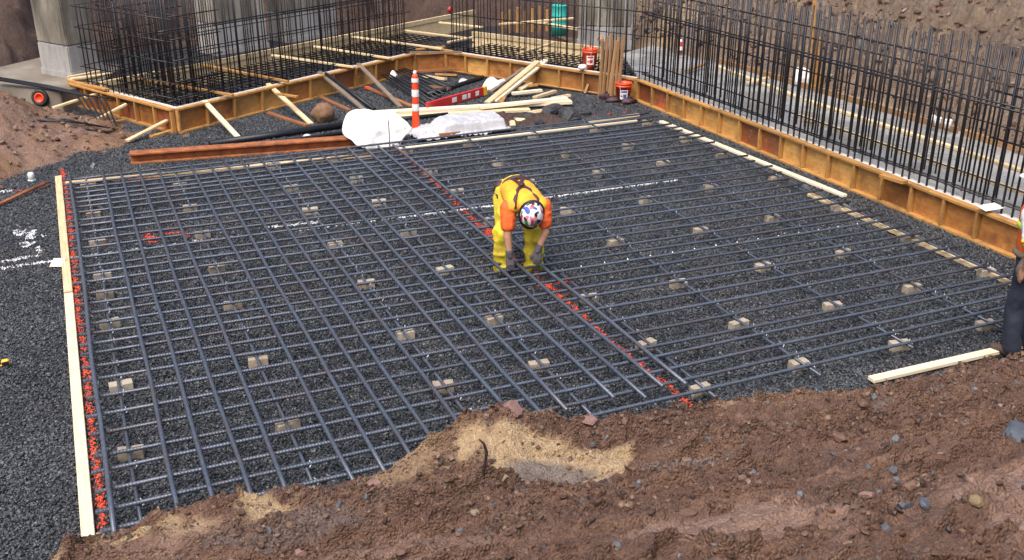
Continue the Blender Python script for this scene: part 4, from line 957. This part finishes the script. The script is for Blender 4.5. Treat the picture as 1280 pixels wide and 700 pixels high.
# near bank: stick, slate, larger stones
def on_bank(x, y):
    d = FWD * F + RGT * (x - CX) + UPV * (CY - y); t = np.linspace(2.5, 9, 1500) / np.linalg.norm(d); p = V(0, 0, H) + d * t[:, None]
    k = np.argmax(p[:, 2] < near_h(p[:, 0], p[:, 1])); return p[k]
b = on_bank(605, 598)
o = tube('dead_stick', [b + V(0, 0, -.05), b + V(-.005, 0, .05), b + RGT * .012 + V(0, 0, .13), b + RGT * .018 + V(0, 0, .19), b + RGT * .002 + V(0, 0, .25), b - RGT * .025 + V(0, 0, .28)], [.010, .009, .009, .010, .008, .005], 'twig', None, 7); prop(o, 'crooked dark stick poking out of the near dirt bank', 'stick')
def stone(px, r, m, label, seed, sc=(1.3, 1, .6), grp=None, cat='stone', sm=False, amp=.35):
    p = on_bank(*px); r *= .72; o = facet('field_stone', (r * sc[0], r * sc[1], r * sc[2]), m, seed, Matrix.Translation(Vector(p) + Vector((0, 0, r * sc[2] * .15))) @ Matrix.Rotation(seed, 4, 'Z') @ Matrix.Rotation(.35 * math.sin(seed * 3), 4, 'X')); return prop(o, label, cat, grp)
stone((1270, 545), .14, 'slate', 'large blue grey slate rock on the near bank', 101)
MT['pinkrock'] = plain('pink_sandstone', (.22, .125, .105), .7, var=.4, vs=9, bumpd=.006)
MT['brownrock'] = plain('brown_stone', (.13, .07, .045), .75, var=.5, vs=9, bumpd=.008)
MT['ochre'] = plain('ochre_stone', (.21, .15, .075), .75, var=.4, vs=9, bumpd=.008)
for k, (px, r, m, l) in enumerate([((468, 606), .07, 'pinkrock', 'pinkish sandstone lump on the bank left of the stick'), ((640, 512), .12, 'pinkrock', 'smooth pink stone crowning the bank above the stick'), ((735, 526), .08, 'pinkrock', 'pale pink stone on the bank crest past the stick'),
    ((840, 518), .09, 'brownrock', 'dark brown clod on the bank crest by the orange line'), ((1080, 505), .06, 'brownrock', 'brown stone on the bank below the half buried timber'), ((1050, 548), .075, 'brownrock', 'angular brown stone in the middle of the right bank'), ((860, 640), .055, 'brownrock', 'dark lone clod on the smooth pink soil'), ((1165, 552), .05, 'brownrock', 'brown stone uphill of the slate rock'),
    ((1220, 625), .05, 'ochre', 'yellow ochre stone on the near bank'), ((1130, 632), .05, 'slate', 'bluish slate stone beside a cluster of chips'), ((1155, 630), .045, 'slate', 'grey slate stone touching another in the chip cluster'), ((1105, 660), .05, 'slate', 'dark slate stone below the chip cluster'), ((1085, 620), .05, 'pinkrock', 'flat pale stone beside the slate chip cluster'), ((375, 690), .05, 'pinkrock', 'purple pink stone low on the bank near the paint line'), ((500, 690), .05, 'brownrock', 'reddish stone low on the bank below the stick'), ((300, 640), .05, 'brownrock', 'dark red stone on the bank under the rebar ends')]):
    stone(px, r, m, l, 110 + k)

# ================================================================== PEOPLE
def capsule_geo(p0, r0, p1, r1, n=14):
    p0, p1 = V(*p0), V(*p1); d = p1 - p0; l = np.linalg.norm(d); d = d / max(l, 1e-6)
    a = np.cross(d, V(0, 0, 1) if abs(d[2]) < .9 else V(1, 0, 0)); a /= np.linalg.norm(a); b = np.cross(d, a)
    prof = [(r0 * math.sin(t), -r0 * math.cos(t)) for t in np.linspace(.12, math.pi / 2, 6)] + [(r1 * math.cos(t), l + r1 * math.sin(t)) for t in np.linspace(0, math.pi / 2 - .12, 6)]
    vs = [p0 + d * z + (a * math.cos(q) + b * math.sin(q)) * r for r, z in prof for q in np.linspace(0, 2 * math.pi, n, endpoint=False)]
    fs = [(i * n + k, i * n + (k + 1) % n, (i + 1) * n + (k + 1) % n, (i + 1) * n + k) for i in range(len(prof) - 1) for k in range(n)]
    fs += [tuple(range(n))[::-1], tuple(range((len(prof) - 1) * n, len(prof) * n))]
    return vs, [f[::-1] for f in fs]
def blob(name, caps, vox, m, parent, smooth=6, fold=0., fr=14., seed=1, label=None):
    vs, fs = [], []
    for c in caps:
        v, f = capsule_geo(*c); n = len(vs); vs.extend(v); fs.extend([tuple(k + n for k in q) for q in f])
    me = bpy.data.meshes.new('tmp'); me.from_pydata([tuple(v) for v in vs], [], fs); o = bpy.data.objects.new('tmp', me); COL.objects.link(o)
    r = o.modifiers.new('r', 'REMESH'); r.mode = 'VOXEL'; r.voxel_size = vox
    q = o.modifiers.new('s', 'SMOOTH'); q.factor = .5; q.iterations = smooth
    dg = bpy.context.evaluated_depsgraph_get(); em = bpy.data.meshes.new_from_object(o.evaluated_get(dg)); bpy.data.objects.remove(o)
    if fold:
        n = len(em.vertices); co = np.empty(n * 3, np.float32); em.vertices.foreach_get('co', co); no = np.empty(n * 3, np.float32); em.vertices.foreach_get('normal', no)
        co = co.reshape(-1, 3).astype(float); no = no.reshape(-1, 3)
        w = 1 - 2 * np.abs(vn(co[:, 0] * fr, co[:, 1] * fr, co[:, 2] * fr * .8, seed)) + .5 * vn(co[:, 0] * fr * 2, co[:, 1] * fr * 2, co[:, 2] * fr * 2, seed + 3)
        co += no * (w * fold)[:, None]; em.vertices.foreach_set('co', co.astype(np.float32).ravel())
    em.materials.clear(); em.materials.append(MT[m]); em.polygons.foreach_set('use_smooth', [True] * len(em.polygons)); em.name = name
    o = put(bpy.data.objects.new(name, em), None, parent)
    if label: o['label'] = label
    return o
MT['skin'] = plain('skin', (.42, .22, .14), .55, var=.15)
MT['hv_yellow'] = plain('yellow_workwear', (.74, .60, .03), .75, var=.4, vs=6, c2=(.42, .32, .035))
MT['hv_amber'] = plain('amber_workwear', (.86, .42, .02), .75, vs=7, c2=(.60, .26, .02))
MT['hv_orange'] = plain('orange_workwear', (.86, .14, .02), .75, vs=8, c2=(.58, .09, .02))
MT['lime'] = plain('lime_stripe', (.62, .82, .08), .6)
MT['glove'] = plain('grey_glove', (.085, .075, .085), .8, var=.4, vs=20)
MT['denim'] = plain('dark_denim', (.022, .028, .05), .8, var=.45, vs=12)
MT['leather'] = plain('tan_leather', (.20, .16, .11), .7, var=.4)
MT['boot'] = plain('brown_boot', (.07, .045, .03), .7, var=.4)
MT['shirt_w'] = plain('white_cotton', (.74, .73, .71), .8, var=.1)
MT['hair'] = plain('dark_hair', (.02, .014, .01), .6)
def sticker_mat():
    m, t, b = mat('stickered_shell'); vo = N(t, 'ShaderNodeTexVoronoi', Scale=26.); L(t, mapping(t, (1, 1, 1)), vo.inputs['Vector'])
    sx = N(t, 'ShaderNodeSeparateColor'); L(t, vo.outputs['Color'], sx.inputs[0])
    c = ramp(t, sx.outputs[0], [(0, (.72, .71, .70)), (.30, (.02, .02, .02)), (.44, (.45, .03, .05)), (.56, (.66, .66, .66)), (.70, (.06, .10, .38)), (.78, (.05, .25, .08)), (.85, (.62, .22, .3)), (.92, (.75, .74, .72))])
    c.node.color_ramp.interpolation = 'CONSTANT'
    L(t, c, b.inputs['Base Color']); b.inputs['Roughness'].default_value = .35; return m
MT['stickers'] = sticker_mat()
def hand_caps(w, d, side, nrm, sp=1.):
    """palm and five fingers; d along the fingers, side towards the thumb, nrm out of the back of the hand"""
    w, d, side, nrm = [V(*k) for k in (w, d, side, nrm)]; c = []
    for k in (-.028, 0, .028): c.append((w + side * k * .8, .020, w + d * .085 + side * k, .017))
    for k, l in ((.036, .072), (.012, .080), (-.012, .075), (-.036, .060)):
        a = w + d * .092 + side * k; b = a + d * l * .55 - nrm * .012; e = b + d * l * .30 - nrm * .034
        c += [(a, .0105, b, .0095), (b, .0095, e, .0085)]
    a = w + d * .025 + side * .036; b = a + side * .035 + d * .035 - nrm * .012; e = b + d * .034 - side * .004 - nrm * .014
    c += [(a, .013, b, .0115), (b, .0115, e, .010)]
    return c
def head_caps(c, up, f, s):
    c, up, f, s = [V(*k) for k in (c, up, f, s)]
    return [(c - up * .0 - f * .012, .092, c + up * .03 - f * .015, .092), (c - up * .055 + f * .025, .062, c - up * .075 + f * .05, .042), (c - up * .02 + f * .085, .012, c - up * .035 + f * .102, .013),
            (c + s * .082 - up * .02, .016, c + s * .086 + up * .015, .016), (c - s * .082 - up * .02, .016, c - s * .086 + up * .015, .016), (c - up * .04 - f * .02, .07, c - up * .13 - f * .03, .06)]
def hard_hat(parent, c, up, f, shell, brim='black'):
    up = Vector(up).normalized(); f = Vector(f); f = (f - up * f.dot(up)).normalized(); s = f.cross(up)
    mw = Matrix((s, f, up)).transposed().to_4x4(); mw.translation = Vector(c)
    prof = [(.132 * math.cos(t), .14 * math.sin(t)) for t in np.linspace(0, math.pi / 2, 9)]
    v, fc = lathe_geo(prof, 28); v = [(x * .95, y * 1.12, z) for x, y, z in v]
    o = mk('hard_hat', v, fc, MT[shell], parent, mw, True)
    v, fc = lathe_geo([(.128, .012), (.138, .006), (.152, -.006), (.151, -.012), (.134, -.006), (.126, -.002)], 28)
    v = [(x * .95, y * 1.12 + (.035 * max(0, y / .14) ** 2 if y > 0 else 0), z - (.01 if y > .1 else 0)) for x, y, z in v]
    mk('brim', v, fc, MT[brim], o, mw, True)
    v, fc = tube_geo([(0, -.13, .03), (0, -.09, .105), (0, 0, .139), (0, .09, .105), (0, .13, .03)], .012, 6); mk('ridge', v, fc, MT[shell], o, mw, True)
def eyes(parent, c, up, f, s):
    for k in (-1, 1):
        p = V(*c) + V(*up) * .005 + V(*f) * .072 + V(*s) * .032 * k; lump('eye', p, (.012, .012, .012), 'hair', 1, parent, 1, 0)

# ---- worker bending over the bars
G = g(647, 339); ph = R(10)
fv = -FH * math.cos(ph) + RGT * math.sin(ph); lv = RGT * math.cos(ph) + FH * math.sin(ph)
def B(a, b, c): return G + lv * a + fv * b + V(0, 0, c)
w1 = thing('person', 'person in yellow workwear and stickered hard hat bending over the rebar', 'person', G)
FT = .05
hl, hr = B(.095, -.15, .90), B(-.105, -.15, .90); kl, kr = B(.185, .04, .50), B(-.165, .02, .50); al, ar = B(.185, .0, .12), B(-.165, -.02, .12)
sl_, sr = B(.215, .33, .885), B(-.155, .33, .885); ct = B(.03, .30, .90); pv = B(-.005, -.16, .93); ms = B(.01, .06, .95)
el, er = B(.235, .39, .60), B(-.185, .40, .58); wl, wr = B(.135, .44, .40), B(-.165, .44, .36)
hc = B(.06, .47, .86); hup = (fv * .97 - V(0, 0, .24)); hf = (-fv * .24 - V(0, 0, .97))
dn = V(0, 0, -1); hnd_l = hand_caps(wl, dn * .95 + fv * .3, -lv, fv * .95 - dn * -.3); hnd_r = hand_caps(wr, dn * .95 + fv * .3, lv, fv * .95 - dn * -.3)
bod = [(pv, .12, ms, .115), (ms, .115, ct, .125), (ct, .10, sl_, .06), (ct, .10, sr, .06), (ct, .06, B(.05, .42, .87), .055), (B(.05, .42, .87), .055, hc - hup * .10, .055),
       (pv, .11, hl, .09), (pv, .11, hr, .09), (hl, .085, kl, .06), (kl, .058, al, .042), (hr, .085, kr, .06), (kr, .058, ar, .042), (al, .04, al + fv * .05 - V(0, 0, .05), .03), (ar, .04, ar + fv * .05 - V(0, 0, .05), .03),
       (sl_, .058, el, .044), (el, .045, wl, .031), (sr, .058, er, .044), (er, .045, wr, .031)] + head_caps(hc, hup, hf, lv) + hnd_l + hnd_r
blob('body', bod, .0085, 'skin', w1, 3)
blob('trousers', [(pv, .150, B(0, -.12, .93), .15), (hl, .130, kl, .108), (kl, .108, al, .102), (al, .102, al - V(0, 0, .05), .110), (hr, .130, kr, .108), (kr, .108, ar, .102), (ar, .102, ar - V(0, 0, .05), .110), (hl, .13, hr, .13)], .016, 'hv_yellow', w1, 4, .018, 8)
blob('shirt', [(B(-.06, -.10, .955), .125, B(-.07, .25, .935), .125), (B(.05, -.10, .955), .125, B(.10, .25, .935), .125), (B(-.07, .25, .935), .12, B(-.12, .34, .90), .09), (B(.10, .25, .935), .12, B(.18, .34, .90), .09), (B(.02, .25, .93), .13, B(.04, .36, .90), .10), (B(.045, .34, .90), .09, B(.05, .40, .885), .078)], .015, 'hv_amber', w1, 5, .005, 9, 4)
for s_, e_, k in ((sl_, el, 1), (sr, er, 2)): blob('sleeve', [(s_ + (s_ - ct) * .05, .085, s_ + (e_ - s_) * .62, .078)], .012, 'hv_orange', w1, 4, .006, 16, k)
for h_ in (hnd_l, hnd_r): blob('glove', [(a, r0 + .004, b, r1 + .004) for a, r0, b, r1 in h_], .0065, 'glove', w1, 2)
for w_, e_ in ((wl, el), (wr, er)): blob('glove_cuff', [(w_ + (e_ - w_) * .02, .040, w_ + (e_ - w_) * .24, .044)], .01, 'glove', w1, 2)
for a_ in (al, ar):
    bt = blob('boot', [(a_ - V(0, 0, .02), .062, a_ - V(0, 0, .075), .052), (a_ - V(0, 0, .075), .052, a_ + fv * .16 - V(0, 0, .08), .045)], .01, 'boot', w1, 3)
for pts in ([B(-.10, -.24, 1.02), B(-.06, -.05, 1.085), B(.0, .12, 1.088), B(.01, .17, 1.078)], [B(.10, -.24, 1.02), B(.06, -.05, 1.085), B(.015, .12, 1.088), B(.01, .17, 1.078)], [B(.01, .16, 1.08), B(-.05, .27, 1.06), B(-.10, .38, .985), B(-.11, .43, .90)], [B(.01, .16, 1.08), B(.08, .27, 1.06), B(.15, .38, .985), B(.16, .43, .90)]):
    tube('suspender_strap', pts, .021, 'maroon', w1, 8, .4)
lump('suspender_patch', B(.01, .165, 1.085), (.04, .04, .014), 'maroon', 2, w1, 2, .05)
vs = [B(.155 * math.cos(a) * 1.05, -.08 + .02 * math.sin(a), .94 + .15 * math.sin(a)) for a in np.linspace(0, 2 * math.pi, 25)]
tube('tool_belt', vs, .03, 'maroon', w1, 8)
for p in (B(-.19, -.12, .86), B(-.18, -.16, .95)): lump('belt_pouch', p, (.06, .07, .09), 'maroon', 5, w1, 2, .15)
hard_hat(w1, hc + hup * .02, hup, hf, 'stickers'); eyes(w1, hc, hup, hf, lv)

# ---- worker in jeans beside the near bank
G = g(1262, 449); G = V(G[0], G[1], .03)
fv = FH * .75 - RGT * .66; lv = -FH * .66 - RGT * .75          # looks across the grid; his left side is nearest the camera
w2 = thing('person', 'person in orange vest, white sleeves and dark jeans by the half buried timber', 'person', G)
hl, hr = B(.0, -.0, .93), B(-.19, -.0, .93)
kl, kr = B(.01, .05, .50), B(-.22, .06, .50); al, ar = B(.01, .0, .10), B(-.27, -.02, .10)
pv = (hl + hr) / 2 + V(0, 0, .05) + lv * .04; ct = pv + V(0, 0, .42) + lv * .07; nk = ct + V(0, 0, .16); hc = nk + V(0, 0, .15) + fv * .03
sl_, sr = ct + lv * .19 + V(0, 0, .05), ct - lv * .19 + V(0, 0, .05)
el, er = sl_ + V(0, 0, -.26) + lv * .10 - fv * .10, sr + V(0, 0, -.27) - lv * .07; wl, wr = el + fv * .06 + V(0, 0, -.23) - lv * .10, er + fv * .02 + V(0, 0, -.25)
u_ = V(0, 0, 1); d_ = fv * .3 - u_ * .92
hnd_l = hand_caps(wl, d_, u_ * .9 + fv * .35, lv); hnd_r = hand_caps(wr, d_, u_ * .9 + fv * .35, -lv)
bod = [(pv, .13, ct, .135), (ct, .11, sl_, .06), (ct, .11, sr, .06), (ct, .07, nk, .055), (nk, .055, hc - u_ * .08, .055), (pv, .11, hl, .09), (pv, .11, hr, .09), (hl, .09, kl, .062), (kl, .06, al, .042), (hr, .09, kr, .062), (kr, .06, ar, .042), (al, .04, al + fv * .06 - u_ * .04, .03), (ar, .04, ar + fv * .06 - u_ * .04, .03),
       (sl_, .058, el, .044), (el, .045, wl, .031), (sr, .058, er, .044), (er, .045, wr, .031)] + head_caps(hc, u_, fv, lv) + hnd_l + hnd_r
blob('body', bod, .0085, 'skin', w2, 3)
blob('jeans', [(pv, .150, hl, .118), (pv, .150, hr, .118), (hl, .118, kl, .085), (kl, .085, al, .078), (hr, .118, kr, .085), (kr, .085, ar, .078)], .016, 'denim', w2, 5, .008, 10, 7)
blob('vest', [(pv + V(0, 0, .07), .158, ct, .165), (ct, .155, ct + V(0, 0, .04), .15), (ct, .13, sl_ - lv * .06, .09), (ct, .13, sr + lv * .06, .09)], .016, 'hv_orange', w2, 5, .006, 12, 9)
for z0 in (.31,):
    c_ = pv + (ct - pv) * (z0 / .40); lathe('stripe', [(.166, -.03), (.172, -.028), (.172, .028), (.166, .03)], 'lime', w2, c_, 28)
for s_, e_, k in ((sl_, el, 1), (sr, er, 2)):
    sv = blob('sleeve', [(s_ - (ct - s_) * .02, .088, s_ + (e_ - s_) * .70, .080)], .012, 'shirt_w', w2, 4, .006, 16, k)
    q0, q1 = s_ + (e_ - s_) * .72, s_ + (e_ - s_) * .92; tube('cuff_band', [q0, (q0 + q1) / 2, q1], [.088, .087, .085], 'lime', sv, 16)
    q0, q1 = s_ + (e_ - s_) * .80, s_ + (e_ - s_) * .87; tube('band_trim', [q0, q1], [.0895, .0885], 'hv_orange', sv, 16)
bl = [pv + (lv * math.cos(a) * 1.02 + fv * math.sin(a) * .98) * .16 + V(0, 0, .05) for a in np.linspace(0, 2 * math.pi, 25)]
tube('tool_belt', bl, .03, 'leather', w2, 8)
lump('belt_pouch', pv + lv * .19 - V(0, 0, .06), (.06, .06, .12), 'leather', 5, w2, 2, .1)
for a_ in (al, ar): blob('boot', [(a_ + u_ * .02, .062, a_ - u_ * .05, .052), (a_ - u_ * .05, .052, a_ + fv * .16 - u_ * .055, .045)], .01, 'boot', w2, 3)
hard_hat(w2, hc + u_ * .035, u_, fv, 'white_p', 'white_p'); eyes(w2, hc, u_, fv, lv)
